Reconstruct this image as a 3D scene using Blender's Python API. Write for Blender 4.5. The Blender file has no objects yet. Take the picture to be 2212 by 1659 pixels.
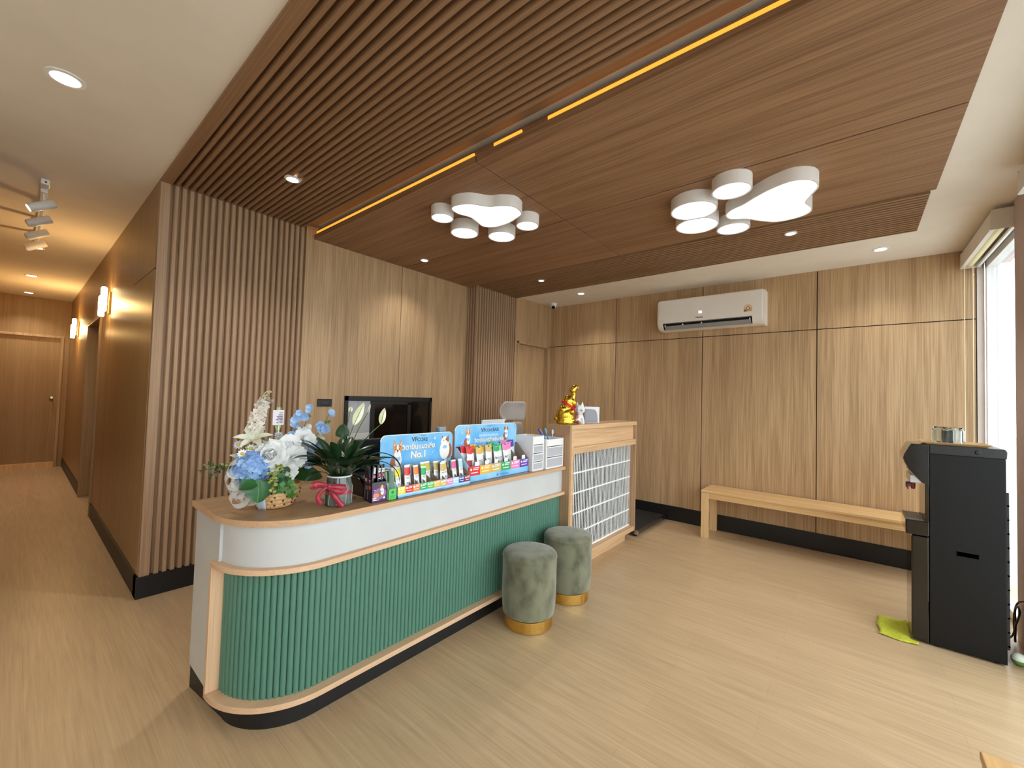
import bpy, bmesh, math, random
from mathutils import Vector, Matrix, Euler
random.seed(7)
PI = math.pi
SC = bpy.context.scene
COL = SC.collection

# ---------------------------------------------------------------- camera
cam_d = bpy.data.cameras.new('camera')
cam = bpy.data.objects.new('camera', cam_d)
COL.objects.link(cam)
cam_d.sensor_width = 36.0
cam_d.lens = 890.65 / 2212 * 36.0
cam_d.clip_start = 0.02
_R = Vector((0.76992696, 0.63745218, 0.02944809))
_U = Vector((-0.00234209, -0.04332422, 0.99905832))
_F = Vector((-0.63812772, 0.76927091, 0.03186352))
cam.matrix_world = Matrix(((_R.x, _U.x, -_F.x, 4.01509), (_R.y, _U.y, -_F.y, -0.63519),
                           (_R.z, _U.z, -_F.z, 1.55), (0, 0, 0, 1)))
SC.camera = cam

# ---------------------------------------------------------------- daylight and exposure
world = bpy.data.worlds.new('overcast_sky')
SC.world = world
world.use_nodes = True
_bg = world.node_tree.nodes['Background']
_bg.inputs[0].default_value = (0.90, 0.96, 1.0, 1)
_bg.inputs[1].default_value = 4.5
SC.view_settings.view_transform = 'Standard'
SC.view_settings.look = 'None'
SC.view_settings.gamma = 1.0
SC.view_settings.use_curve_mapping = False
SC.view_settings.exposure = 0.0
SC.cycles.max_bounces = 8
SC.cycles.diffuse_bounces = 5
SC.cycles.glossy_bounces = 4
SC.cycles.transmission_bounces = 6
SC.cycles.transparent_max_bounces = 12
SC.cycles.sample_clamp_indirect = 6.0
SC.cycles.caustics_reflective = False
SC.cycles.caustics_refractive = False
PAW_E = 3.0        # paw lamp diffusers
SPOT_W = 40.0      # each recessed downlight
SCONCE_W = 12.0     # each hall sconce
LED_E = 1.05        # cove strip

# ---------------------------------------------------------------- materials
def lin(c):
    out = []
    for v in c[:3]:
        v /= 255.0
        out.append(v / 12.92 if v <= 0.04045 else ((v + 0.055) / 1.055) ** 2.4)
    return tuple(out) + (1.0,)

MATS = {}
def mat(name, c, rough=0.5, metal=0.0, spec=0.5, emit=None, estr=0.0, trans=0.0, alpha=1.0, sheen=0.0, coat=0.0):
    if name in MATS: return MATS[name]
    m = bpy.data.materials.new(name); m.use_nodes = True
    b = m.node_tree.nodes['Principled BSDF']
    b.inputs['Base Color'].default_value = lin(c)
    b.inputs['Roughness'].default_value = rough
    b.inputs['Metallic'].default_value = metal
    b.inputs['Specular IOR Level'].default_value = spec
    if emit:
        b.inputs['Emission Color'].default_value = lin(emit); b.inputs['Emission Strength'].default_value = estr
    if trans: b.inputs['Transmission Weight'].default_value = trans
    if alpha < 1: b.inputs['Alpha'].default_value = alpha
    if sheen: b.inputs['Sheen Weight'].default_value = sheen
    if coat:
        b.inputs['Coat Weight'].default_value = coat; b.inputs['Coat Roughness'].default_value = 0.08
    MATS[name] = m
    return m

def noise_mat(name, c1, c2, scale=8, rough=0.6, detail=4, bump=0.0, stretch=(1, 1, 1), sheen=0, metal=0, spec=0.5, lo=0.35, hi=0.65):
    if name in MATS: return MATS[name]
    m = mat(name, c1, rough, metal, spec, sheen=sheen)
    nt = m.node_tree; b = nt.nodes['Principled BSDF']
    tc = nt.nodes.new('ShaderNodeTexCoord'); mp = nt.nodes.new('ShaderNodeMapping')
    mp.inputs['Scale'].default_value = stretch
    ns = nt.nodes.new('ShaderNodeTexNoise'); ns.inputs['Scale'].default_value = scale; ns.inputs['Detail'].default_value = detail
    rp = nt.nodes.new('ShaderNodeValToRGB')
    rp.color_ramp.elements[0].position = lo; rp.color_ramp.elements[1].position = hi
    rp.color_ramp.elements[0].color = lin(c1); rp.color_ramp.elements[1].color = lin(c2)
    L = nt.links.new
    L(tc.outputs['Object'], mp.inputs[0]); L(mp.outputs[0], ns.inputs['Vector']); L(ns.outputs['Fac'], rp.inputs[0]); L(rp.outputs[0], b.inputs['Base Color'])
    if bump:
        bp = nt.nodes.new('ShaderNodeBump'); bp.inputs['Strength'].default_value = bump; bp.inputs['Distance'].default_value = 0.005
        L(ns.outputs['Fac'], bp.inputs['Height']); L(bp.outputs[0], b.inputs['Normal'])
    return m

def wood(name, light, dark, axis='z', rough=0.42, fine=90.0, spec=0.35, wide=9.0):
    """veneer: thin streaks running along AXIS"""
    if name in MATS: return MATS[name]
    m = mat(name, light, rough, 0, spec)
    nt = m.node_tree; b = nt.nodes['Principled BSDF']; L = nt.links.new
    tc = nt.nodes.new('ShaderNodeTexCoord')
    i = 'xyz'.index(axis)
    def streak(sc, along, detail):
        mp = nt.nodes.new('ShaderNodeMapping')
        s = [sc, sc, sc]; s[i] = along
        mp.inputs['Scale'].default_value = s
        n = nt.nodes.new('ShaderNodeTexNoise'); n.inputs['Scale'].default_value = 1.0; n.inputs['Detail'].default_value = detail
        n.inputs['Roughness'].default_value = 0.6; n.inputs['Distortion'].default_value = 0.25
        L(tc.outputs['Object'], mp.inputs[0]); L(mp.outputs[0], n.inputs['Vector'])
        return n.outputs['Fac']
    f1 = streak(fine, 1.6, 3.0); f2 = streak(wide, 0.35, 2.0)
    add = nt.nodes.new('ShaderNodeMath'); add.operation = 'MULTIPLY_ADD'; add.inputs[1].default_value = 0.34
    L(f2, add.inputs[0])
    mul = nt.nodes.new('ShaderNodeMath'); mul.operation = 'MULTIPLY'; mul.inputs[1].default_value = 0.66
    L(f1, mul.inputs[0]); L(mul.outputs[0], add.inputs[2])
    rp = nt.nodes.new('ShaderNodeValToRGB')
    rp.color_ramp.elements[0].position = 0.38; rp.color_ramp.elements[1].position = 0.60
    rp.color_ramp.elements[0].color = lin(dark); rp.color_ramp.elements[1].color = lin(light)
    L(add.outputs[0], rp.inputs[0]); L(rp.outputs[0], b.inputs['Base Color'])
    return m

def floor_mat():
    m = mat('vinyl_plank', (196, 166, 126), 0.36, 0, 0.45)
    nt = m.node_tree; b = nt.nodes['Principled BSDF']; L = nt.links.new
    tc = nt.nodes.new('ShaderNodeTexCoord')
    br = nt.nodes.new('ShaderNodeTexBrick'); br.offset = 0.37; br.offset_frequency = 2
    br.inputs['Color1'].default_value = lin((196, 168, 131)); br.inputs['Color2'].default_value = lin((191, 163, 126)); br.inputs['Mortar'].default_value = lin((182, 154, 117))
    br.inputs['Scale'].default_value = 1.0; br.inputs['Mortar Size'].default_value = 0.0012; br.inputs['Brick Width'].default_value = 1.22; br.inputs['Row Height'].default_value = 0.18
    L(tc.outputs['Object'], br.inputs['Vector'])
    def streak(sx, sy, dist, det):
        mp = nt.nodes.new('ShaderNodeMapping'); mp.inputs['Scale'].default_value = (sx, sy, 1)
        n = nt.nodes.new('ShaderNodeTexNoise'); n.inputs['Scale'].default_value = 1; n.inputs['Detail'].default_value = det; n.inputs['Distortion'].default_value = dist
        L(tc.outputs['Object'], mp.inputs[0]); L(mp.outputs[0], n.inputs['Vector']); return n.outputs['Fac']
    a = streak(0.9, 13, 1.8, 4); c = streak(3.0, 90, 0.3, 2)
    ad = nt.nodes.new('ShaderNodeMath'); ad.operation = 'ADD'; L(a, ad.inputs[0]); L(c, ad.inputs[1])
    rp = nt.nodes.new('ShaderNodeMapRange'); rp.inputs['From Min'].default_value = 0.7; rp.inputs['From Max'].default_value = 1.3
    rp.inputs['To Min'].default_value = 0.84; rp.inputs['To Max'].default_value = 1.1; L(ad.outputs[0], rp.inputs['Value'])
    mx = nt.nodes.new('ShaderNodeMix'); mx.data_type = 'RGBA'; mx.blend_type = 'MULTIPLY'; mx.inputs['Factor'].default_value = 1
    L(br.outputs['Color'], mx.inputs['A']); L(rp.outputs[0], mx.inputs['B']); L(mx.outputs['Result'], b.inputs['Base Color'])
    return m

def pane_mat(name, tint=(250, 252, 252)):
    if name in MATS: return MATS[name]
    m = bpy.data.materials.new(name); m.use_nodes = True
    nt = m.node_tree; nt.nodes.clear(); L = nt.links.new
    o = nt.nodes.new('ShaderNodeOutputMaterial'); t = nt.nodes.new('ShaderNodeBsdfTransparent'); g = nt.nodes.new('ShaderNodeBsdfGlossy')
    g.inputs['Roughness'].default_value = 0.02
    f = nt.nodes.new('ShaderNodeFresnel'); f.inputs['IOR'].default_value = 1.30
    ge = nt.nodes.new('ShaderNodeNewGeometry'); fr = nt.nodes.new('ShaderNodeMath'); fr.operation = 'SUBTRACT'; fr.inputs[0].default_value = 1.0; fm = nt.nodes.new('ShaderNodeMath'); fm.operation = 'MULTIPLY'
    L(ge.outputs['Backfacing'], fr.inputs[1]); L(fr.outputs[0], fm.inputs[0]); L(f.outputs[0], fm.inputs[1])
    x = nt.nodes.new('ShaderNodeMixShader'); t.inputs[0].default_value = lin(tint)
    L(fm.outputs[0], x.inputs[0]); L(t.outputs[0], x.inputs[1]); L(g.outputs[0], x.inputs[2]); L(x.outputs[0], o.inputs[0])
    MATS[name] = m
    return m

# ---------------------------------------------------------------- mesh helpers
class MB:
    def __init__(s): s.v = []; s.f = []; s.m = []; s.cur = 0
    def add(s, vs, fs):
        o = len(s.v); s.v += [tuple(p) for p in vs]; s.f += [tuple(i + o for i in f) for f in fs]; s.m += [s.cur] * len(fs); return s
    def box(s, x0, x1, y0, y1, z0, z1):
        return s.add([(x, y, z) for x in (x0, x1) for y in (y0, y1) for z in (z0, z1)],
                     [(0, 1, 3, 2), (4, 6, 7, 5), (0, 4, 5, 1), (2, 3, 7, 6), (0, 2, 6, 4), (1, 5, 7, 3)])
    def prism(s, poly, a, b, axis='z'):
        """POLY (closed 2D outline) swept from a to b along AXIS; outline axes are the other two in xyz order"""
        n = len(poly)
        def P(p, t): return {'z': (p[0], p[1], t), 'y': (p[0], t, p[1]), 'x': (t, p[0], p[1])}[axis]
        vs = [P(p, a) for p in poly] + [P(p, b) for p in poly]
        fs = [(i, (i + 1) % n, n + (i + 1) % n, n + i) for i in range(n)] + [tuple(range(n - 1, -1, -1)), tuple(range(n, 2 * n))]
        return s.add(vs, fs)
    def grid(s, rows, close_u=False, close_v=False):
        nu = len(rows); nv = len(rows[0]); fs = []
        for i in range(nu if close_u else nu - 1):
            for j in range(nv if close_v else nv - 1):
                a, b = i, (i + 1) % nu; c, d = j, (j + 1) % nv
                fs.append((a * nv + c, a * nv + d, b * nv + d, b * nv + c))
        return s.add([p for r in rows for p in r], fs)
    def lathe(s, prof, c=(0, 0, 0), n=32, cap=True, M=None):
        """PROF: (radius, height) pairs, bottom to top"""
        rows = []
        for r, z in prof:
            row = [Vector((r * math.cos(2 * PI * k / n), r * math.sin(2 * PI * k / n), z)) for k in range(n)]
            rows.append([(M @ p if M else p) + Vector(c) for p in row])
        o = len(s.v); s.grid(rows, close_v=True)
        if cap:
            s.f.append(tuple(o + k for k in range(n - 1, -1, -1))); s.m.append(s.cur)
            s.f.append(tuple(o + (len(prof) - 1) * n + k for k in range(n))); s.m.append(s.cur)
        return s
    def tube(s, pts, r, n=8, cap=True):
        pts = [Vector(p) for p in pts]; rows = []; up = None
        for i, p in enumerate(pts):
            t = (pts[min(i + 1, len(pts) - 1)] - pts[max(i - 1, 0)]).normalized()
            if up is None: up = t.orthogonal().normalized()
            up = (up - t * up.dot(t)).normalized(); w = t.cross(up)
            rr = r[i] if isinstance(r, (list, tuple)) else r
            rows.append([p + (up * math.cos(2 * PI * k / n) + w * math.sin(2 * PI * k / n)) * rr for k in range(n)])
        o = len(s.v); s.grid(rows, close_v=True)
        if cap:
            s.f.append(tuple(o + k for k in range(n - 1, -1, -1))); s.m.append(s.cur)
            s.f.append(tuple(o + (len(pts) - 1) * n + k for k in range(n))); s.m.append(s.cur)
        return s
    def ball(s, c, r, n=14, m=8, sc=(1, 1, 1), M=None):
        rows = []
        for i in range(m + 1):
            a = PI * (i / m - 0.5)
            a = max(-PI / 2 + 0.02, min(PI / 2 - 0.02, a))
            row = []
            for k in range(n):
                p = Vector((math.cos(a) * math.cos(2 * PI * k / n) * sc[0], math.cos(a) * math.sin(2 * PI * k / n) * sc[1], math.sin(a) * sc[2])) * r
                row.append((M @ p if M else p) + Vector(c))
            rows.append(row)
        o = len(s.v); s.grid(rows, close_v=True)
        s.f.append(tuple(o + k for k in range(n - 1, -1, -1))); s.m.append(s.cur)
        s.f.append(tuple(o + m * n + k for k in range(n))); s.m.append(s.cur)
        return s
    def petal(s, o, d, nrm, L, W, curl=0.0, cup=0.0, prof=None, nu=5, nv=4, wave=0.0):
        """thin petal or leaf from o along d; nrm is its upper side; curl (radians) bends it towards nrm, cup lifts its edges"""
        d = Vector(d).normalized(); nrm = Vector(nrm); nrm = (nrm - d * nrm.dot(d)).normalized(); w = nrm.cross(d)
        prof = prof or (lambda t: math.sin(PI * min(1, 0.06 + 0.94 * t) ** 0.8) ** 0.7)
        p = Vector(o); rows = []; ph = random.random() * 6
        for i in range(nu + 1):
            t = i / nu; a = curl * t
            dd = d * math.cos(a) + nrm * math.sin(a); nn = nrm * math.cos(a) - d * math.sin(a)
            if i: p = p + dd * (L / nu)
            ww = W * 0.5 * max(prof(t), 0.02)
            rows.append([p + w * (ww * q) + nn * (cup * ww * q * q + wave * math.sin(ph + q * 5 + t * 4) * W) for q in [2 * j / nv - 1 for j in range(nv + 1)]])
        return s.grid(rows)
    def flower(s, o, F, n, L, W, opening, curl=0, cup=0.2, prof=None, phase=0.0, nu=4, nv=3, wave=0, off=0.0):
        F = Vector(F).normalized(); a = F.orthogonal().normalized(); b = F.cross(a)
        for k in range(n):
            t = phase + 2 * PI * k / n
            r = a * math.cos(t) + b * math.sin(t)
            s.petal(Vector(o) + r * off, F * math.cos(opening) + r * math.sin(opening), F * math.sin(opening) - r * math.cos(opening), L, W, curl, cup, prof, nu, nv, wave)
        return s

def obj(name, mb, m, parent=None, smooth=None, bevel=0.0, solid=0.0, local=False, seg=2, sub=0):
    me = bpy.data.meshes.new(name)
    vs = mb.v
    if parent is not None and not local:
        P = parent; off = Vector((0, 0, 0))
        while P is not None: off += P.location; P = P.parent
        vs = [(x - off.x, y - off.y, z - off.z) for x, y, z in vs]
    me.from_pydata(vs, [], mb.f)
    for k in (m if isinstance(m, (list, tuple)) else [m]): me.materials.append(k)
    if any(mb.m): me.polygons.foreach_set('material_index', mb.m)
    b = bmesh.new(); b.from_mesh(me); bmesh.ops.recalc_face_normals(b, faces=b.faces); b.to_mesh(me); b.free()
    if smooth is not None:
        me.shade_smooth()
        me.set_sharp_from_angle(angle=math.radians(smooth))
    o = bpy.data.objects.new(name, me); COL.objects.link(o)
    if parent is not None: o.parent = parent
    if bevel:
        k = o.modifiers.new('bevel', 'BEVEL'); k.width = bevel; k.segments = seg; k.limit_method = 'ANGLE'; k.angle_limit = math.radians(40); k.harden_normals = False
    if solid:
        k = o.modifiers.new('solidify', 'SOLIDIFY'); k.thickness = solid; k.offset = 0
    if sub:
        k = o.modifiers.new('subsurf', 'SUBSURF'); k.levels = sub; k.render_levels = sub
    return o

def tag(o, label, cat, group=None, kind=None):
    o['label'] = label; o['category'] = cat
    if group: o['group'] = group
    if kind: o['kind'] = kind
    return o
def thing(name, label, cat, loc=(0, 0, 0), rot=(0, 0, 0), group=None):
    o = bpy.data.objects.new(name, None); COL.objects.link(o); o.empty_display_size = 0.05
    o.location = loc; o.rotation_euler = rot
    return tag(o, label, cat, group)
def struct(name, mb=None, m=None, parent=None, **k):
    if mb is None:
        o = bpy.data.objects.new(name, None); COL.objects.link(o); o.empty_display_size = 0.05
    else: o = obj(name, mb, m, parent, **k)
    if parent is None: o['kind'] = 'structure'
    return o
def dup(root, loc, label=None, rot=None, group=None):
    r = root.copy(); COL.objects.link(r); r.location = loc
    if rot is not None: r.rotation_euler = rot
    if label: r['label'] = label
    if group: r['group'] = group
    for ch in list(root.children):
        c = ch.copy(); COL.objects.link(c); c.parent = r
        for g in list(ch.children):
            d = g.copy(); COL.objects.link(d); d.parent = c
    return r
def lettering(name, s, size, loc, m, parent, face='+x', align='CENTER', sx=1.0, rot=0.0, shear=0.0, bold=0.0):
    cu = bpy.data.curves.new('t', 'FONT'); cu.body = s; cu.size = size; cu.align_x = align; cu.align_y = 'CENTER'; cu.extrude = 0.0004; cu.resolution_u = 3; cu.shear = shear; cu.offset = bold
    t = bpy.data.objects.new('t', cu); COL.objects.link(t)
    dg = bpy.context.evaluated_depsgraph_get(); dg.update()
    me = bpy.data.meshes.new_from_object(t.evaluated_get(dg)); COL.objects.unlink(t); bpy.data.objects.remove(t); bpy.data.curves.remove(cu)
    right, up = {'+x': (Vector((0, 1, 0)), Vector((0, 0, 1))), '-y': (Vector((1, 0, 0)), Vector((0, 0, 1)))}[face]
    c, sn = math.cos(rot), math.sin(rot)
    r2 = right * c + up * sn; u2 = up * c - right * sn; n = r2.cross(u2)
    M = Matrix(((r2.x * sx, u2.x, n.x, 0), (r2.y * sx, u2.y, n.y, 0), (r2.z * sx, u2.z, n.z, 0), (0, 0, 0, 1)))
    me.transform(M); me.materials.clear(); me.materials.append(m)
    o = bpy.data.objects.new(name, me); COL.objects.link(o)
    off = Vector((0, 0, 0)); P = parent
    while P is not None: off += P.location; P = P.parent
    o.parent = parent; o.location = Vector(loc) - off
    return o

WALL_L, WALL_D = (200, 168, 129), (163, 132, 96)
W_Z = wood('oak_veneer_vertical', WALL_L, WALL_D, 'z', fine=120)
W_X = wood('oak_veneer_ceiling', (158, 120, 88), (122, 89, 62), 'x', 0.5)
W_SLAT = wood('oak_slat_vertical', (180, 149, 119), (156, 126, 98), 'z', 0.5, fine=140)
W_SLATX = wood('oak_slat_ceiling', (158, 123, 92), (138, 105, 77), 'x', 0.5, fine=140)
W_Y = wood('oak_veneer_counter', (178, 146, 112), (150, 120, 88), 'y', 0.38, fine=150)
W_TRIM = wood('oak_edge_trim', (220, 184, 150), (206, 168, 133), 'y', 0.42, fine=150)
W_TRIMZ = wood('oak_edge_trim_upright', (226, 190, 154), (206, 168, 130), 'z', 0.42, fine=150)
W_EDGE = wood('oak_counter_edge', (204, 166, 130), (190, 151, 115), 'y', 0.42, fine=150)
W_CABY = wood('oak_cabinet_front', (222, 186, 146), (190, 152, 112), 'y', 0.42, fine=160, wide=14)
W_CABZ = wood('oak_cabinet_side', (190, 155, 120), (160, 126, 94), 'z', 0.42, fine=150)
W_BENCH = wood('honey_pine', (230, 192, 138), (210, 168, 114), 'x', 0.35, fine=40)
W_BENCHZ = wood('honey_pine_leg', (230, 196, 146), (210, 170, 118), 'z', 0.35, fine=40)
CREAM = noise_mat('cream_plaster', (240, 232, 220), (235, 227, 214), 3, 0.85)
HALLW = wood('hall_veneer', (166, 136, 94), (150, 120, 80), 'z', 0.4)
BLACK = mat('black_skirting', (18, 18, 20), 0.45)
GROOVE = mat('dark_groove', (38, 22, 20), 0.8)
WHITEP = mat('white_plastic', (236, 236, 236), 0.35)
# ================================================================ the room
ZH, ZC, ZS, ZF, ZS2 = 3.115, 3.035, 3.096, 3.016, 3.005
YB = 4.94; XW = 4.93; PIT = 0.0472
struct('floor', MB().box(-8.2, 5.2, -3.8, 5.1, -0.12, 0), floor_mat())
b = MB(); b.box(-7.6, 5.1, -3.8, 0.0, ZH, ZH + 0.1); b.box(0.0, 5.1, 4.014, 5.1, ZC, ZC + 0.14); b.box(4.40, 5.1, 0.0, 4.014, ZC, ZC + 0.14)
b.box(-0.2, 4.43, 0.0, 4.05, 3.16, 3.25)
ceil = struct('ceiling', b, CREAM)

def slats(mb, u0, n, d0, d1, w0, w1, mode, pitch=PIT, face=0.66, square=False):
    """rounded battens standing from depth d0 to d1, running w0..w1. mode says which axes (u, depth, run) are"""
    for k in range(n):
        a = u0 + k * pitch; f = pitch * face; q = f * 0.2; dd = d1 - d0
        pr = [(a, d0), (a, d0 + dd * .55), (a + q * .45, d0 + dd * .86), (a + q, d1), (a + f - q, d1), (a + f - q * .45, d0 + dd * .86), (a + f, d0 + dd * .55), (a + f, d0)]
        if square: pr = [(a, d0), (a, d1), (a + f, d1), (a + f, d0)]
        if mode == 'y-x-z': mb.prism([(d, u) for u, d in pr], w0, w1, 'z')
        elif mode == 'x-y-z': mb.prism([(u, d) for u, d in pr], w0, w1, 'z')
        elif mode == 'y-z-x': mb.prism([(u, d) for u, d in pr], w0, w1, 'x')
    return mb

# slatted ceiling field with its wide border board
b = MB(); b.box(0, 4.40, 0.0, 1.15, ZS + 0.040, ZS + 0.055); b.box(0, 4.43, 0.0, 0.068, ZS - 0.0, ZS + 0.03)
slats(b, 0.085, 21, ZS + 0.04, ZS, 0.0, 4.43, 'y-z-x', face=0.63)
obj('slatted_panel', b, W_SLATX, ceil, smooth=40)
# smooth dropped panels with shadow gaps
b = MB(); g = 0.005
for x0, x1 in ((0.0, 2.185 - g), (2.185 + g, 4.436)):
    for y0, y1 in ((1.150, 2.2 - g), (2.2 + g, 3.225)): b.box(x0, x1, y0, y1, ZF, ZF + 0.046)
b.box(0, 4.43, 1.18, 3.22, ZF + 0.046, 3.12)
flat = obj('flat_panel', b, W_X, ceil, bevel=0.002)
b = MB(); b.box(2.18, 2.19, 1.17, 3.22, ZF + 0.02, ZF + 0.044); b.box(0.02, 4.42, 2.195, 2.205, ZF + 0.02, ZF + 0.044)
obj('shadow_gap', b, GROOVE, ceil)
# narrow slatted band beyond the panels
b = MB(); b.box(0.17, 4.40, 3.225, 4.02, ZS2 + 0.055, ZS2 + 0.075); b.box(0.17, 4.41, 4.0, 4.016, ZS2, ZS2 + 0.05)
slats(b, 3.243, 16, ZS2 + 0.055, ZS2, 0.17, 4.41, 'y-z-x', face=0.5, square=True)
obj('slatted_band', b, W_SLATX, ceil, smooth=40)

# reception wall: slatted stretch, smooth panels, slatted column, door wall
b = MB(); b.box(-0.16, -0.034, 0.01, 1.077, 0, 3.2)
b.box(-0.1, 0.0, 0.003, 0.062, 0.155, 3.112)
slats(b, 0.085, 21, -0.034, 0.0, 0.155, 3.112, 'y-x-z', face=0.70)
wl = struct('wall_left', b, W_SLAT, smooth=40)
b = MB(); g = 0.0025
for y0, y1 in ((1.077, 2.165 - g), (2.165 + g, 3.215)): b.box(-0.16, 0.0, y0, y1, 0, 3.15)
obj('smooth_panel', b, W_Z, wl)
obj('shadow_gap', MB().box(-0.1, -0.0012, 2.155, 2.175, 0, 3.14), GROOVE, wl)
b = MB(); b.box(-0.16, 0.150, 3.245, 4.03, 0, 3.15)
slats(b, 3.214, 17, 0.150, 0.188, 0.0, 3.03, 'y-x-z')
slats(b, 0.004, 4, 3.245, 3.212, 0.0, 3.03, 'x-y-z')
obj('slatted_column', b, W_SLAT, wl, smooth=40)
b = MB(); b.box(-0.1, 0.185, 4.02, 4.10, 0, 3.2); b.box(-0.1, 0.185, 4.87, 5.1, 0, 3.2); b.box(-0.1, 0.185, 4.10, 4.87, 2.36, 3.2)
obj('door_wall', b, W_Z, wl)
d = struct('door_3')
b = MB(); b.box(0.10, 0.197, 4.075, 4.108, 0, 2.385); b.box(0.10, 0.197, 4.862, 4.895, 0, 2.385); b.box(0.10, 0.197, 4.075, 4.895, 2.352, 2.385)
obj('door_frame', b, W_Z, d, bevel=0.003)
obj('door_leaf', MB().box(0.075, 0.115, 4.108, 4.862, 0.01, 2.352), W_Z, d, bevel=0.002)
b = MB(); b.lathe([(0.012, 0), (0.012, 0.035)], (0.115, 4.17, 1.0), 16, True, Matrix.Rotation(PI / 2, 3, 'Y')); b.tube([(0.15, 4.17, 1.0), (0.15, 4.29, 1.0)], 0.009)
obj('door_handle', b, mat('satin_nickel', (190, 186, 178), 0.3, 1), d, smooth=40)
b = MB(); b.box(-0.1, 0.012, -0.012, 1.08, 0, 0.155); b.box(-0.1, 0.008, 1.08, 3.21, 0, 0.155)
struct('baseboard_left', b, BLACK, bevel=0.002)

# wall with the air conditioner
xs = [0.185, 1.338, 2.528, 3.704, 4.878]; g = 0.0045
b = MB()
for i in range(4):
    for z0, z1 in ((0.0, 2.389 - g), (2.389 + g, 3.2)): b.box(xs[i] + (g if i else 0), xs[i + 1] - g, YB, YB + 0.02, z0, z1)
wb = struct('wall_back', b, W_Z)
obj('backing', MB().box(0.1, 4.90, YB + 0.012, YB + 0.2, 0, 3.2), GROOVE, wb)
obj('end_strip', MB().box(4.879, 4.925, YB - 0.01, YB + 0.02, 0, 3.05), noise_mat('pale_upvc', (226, 216, 210), (220, 210, 204), 4, 0.5), wb)
struct('baseboard_back', MB().box(0.19, 4.925, YB - 0.014, YB, 0, 0.186), BLACK, bevel=0.002)

# corridor
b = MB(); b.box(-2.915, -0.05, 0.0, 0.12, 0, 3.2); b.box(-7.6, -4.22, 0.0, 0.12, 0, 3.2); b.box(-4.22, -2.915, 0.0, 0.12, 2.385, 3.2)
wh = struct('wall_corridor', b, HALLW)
b = MB(); b.box(-0.9, 0.0, -0.0006, 0.004, 2.436, 2.441); b.box(-2.2, -2.195, -0.0004, 0.004, 0.155, 2.62)
obj('shadow_gap', b, GROOVE, wh)
b = MB(); b.box(-2.90, 0.0, -0.012, 0.0, 0, 0.155); b.box(-7.46, -4.24, -0.012, 0.0, 0, 0.155)
struct('baseboard_corridor', b, BLACK, bevel=0.002)
d = struct('door_2')
b = MB(); b.box(-2.945, -2.905, -0.018, 0.16, 0, 2.40); b.box(-4.235, -4.195, -0.018, 0.16, 0, 2.40); b.box(-4.235, -2.905, -0.018, 0.16, 2.36, 2.40)
obj('door_frame', b, HALLW, d, bevel=0.003)
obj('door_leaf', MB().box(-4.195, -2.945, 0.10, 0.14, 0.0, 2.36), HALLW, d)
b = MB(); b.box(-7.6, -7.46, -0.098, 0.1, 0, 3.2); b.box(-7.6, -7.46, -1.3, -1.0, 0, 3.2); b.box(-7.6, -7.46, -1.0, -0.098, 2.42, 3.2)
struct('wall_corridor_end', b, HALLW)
d = struct('door_1')
b = MB(); b.box(-7.52, -7.44, -0.115, -0.075, 0.0, 2.44); b.box(-7.52, -7.44, -1.0, -0.96, 0, 2.44); b.box(-7.52, -7.438, -1.0, -0.073, 2.398, 2.442)
obj('door_frame', b, W_Z, d, bevel=0.003)
obj('door_leaf', MB().box(-7.53, -7.49, -0.96, -0.115, 0.1, 2.40), HALLW, d)
obj('door_sill', MB().box(-7.52, -7.40, -0.96, -0.115, 0.0, 0.1), W_BENCHZ, d)
b = MB(); b.lathe([(0.028, 0), (0.028, 0.008), (0.011, 0.012), (0.011, 0.04), (0.026, 0.05), (0.031, 0.066), (0.02, 0.08)], (-7.49, -0.185, 1.29), 20, True, Matrix.Rotation(PI / 2, 3, 'Y'))
obj('door_knob', b, mat('brushed_brass_knob', (214, 190, 150), 0.25, 1), d, smooth=40)
struct('wall_corridor_far', MB().box(-7.6, 0.0, -1.3, -1.15, 0, 3.2), HALLW)
b = MB(); b.box(-0.15, 0.0, -3.8, -1.15, 0, 3.2)
struct('wall_entry', b, CREAM)
struct('wall_front', MB().box(-0.15, 5.1, -3.8, -3.65, 0, 3.2), CREAM)

# window wall
UPVC = noise_mat('white_upvc', (238, 238, 238), (230, 231, 231), 4, 0.4)
PIER = noise_mat('mauve_grey_render', (204, 188, 184), (196, 180, 176), 5, 0.8)
b = MB(); b.box(XW - 0.05, 5.10, 3.30, 3.79, 0, 3.06); b.box(XW - 0.05, 5.10, -1.2, -0.8, 0, 3.12); b.box(XW - 0.05, 5.1, -3.8, -3.4, 0, 3.12)
b.box(XW + 0.0, 5.10, -3.8, 5.05, 2.9, 3.2)
struct('wall_right', b, PIER)
def window(n, y0, y1):
    w = struct('window_%d' % n)
    b = MB()
    b.box(XW, XW + 0.07, y0, y0 + 0.05, 0.0, 2.9); b.box(XW, XW + 0.07, y1 - 0.05, y1, 0.0, 2.9); b.box(XW, XW + 0.07, y0, y1, 0.0, 0.06); b.box(XW, XW + 0.07, y0, y1, 2.84, 2.9)
    if y1 - y0 > 2: b.box(XW, XW + 0.07, (y0 + y1) / 2 - 0.025, (y0 + y1) / 2 + 0.025, 0.06, 2.84)
    obj('window_frame', b, UPVC, w, bevel=0.003)
    obj('glass_pane', MB().box(XW + 0.03, XW + 0.036, y0 + 0.05, y1 - 0.05, 0.06, 2.84), pane_mat('window_glass'), w)
    return w
window(1, 3.79, 4.935); window(2, -0.8, 3.30); window(3, -3.4, -1.2)
struct('ground_outside', MB().box(5.2, 40, -30, 40, -0.2, -0.1), noise_mat('pale_concrete', (206, 206, 202), (192, 192, 188), 2, 0.9))

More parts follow.
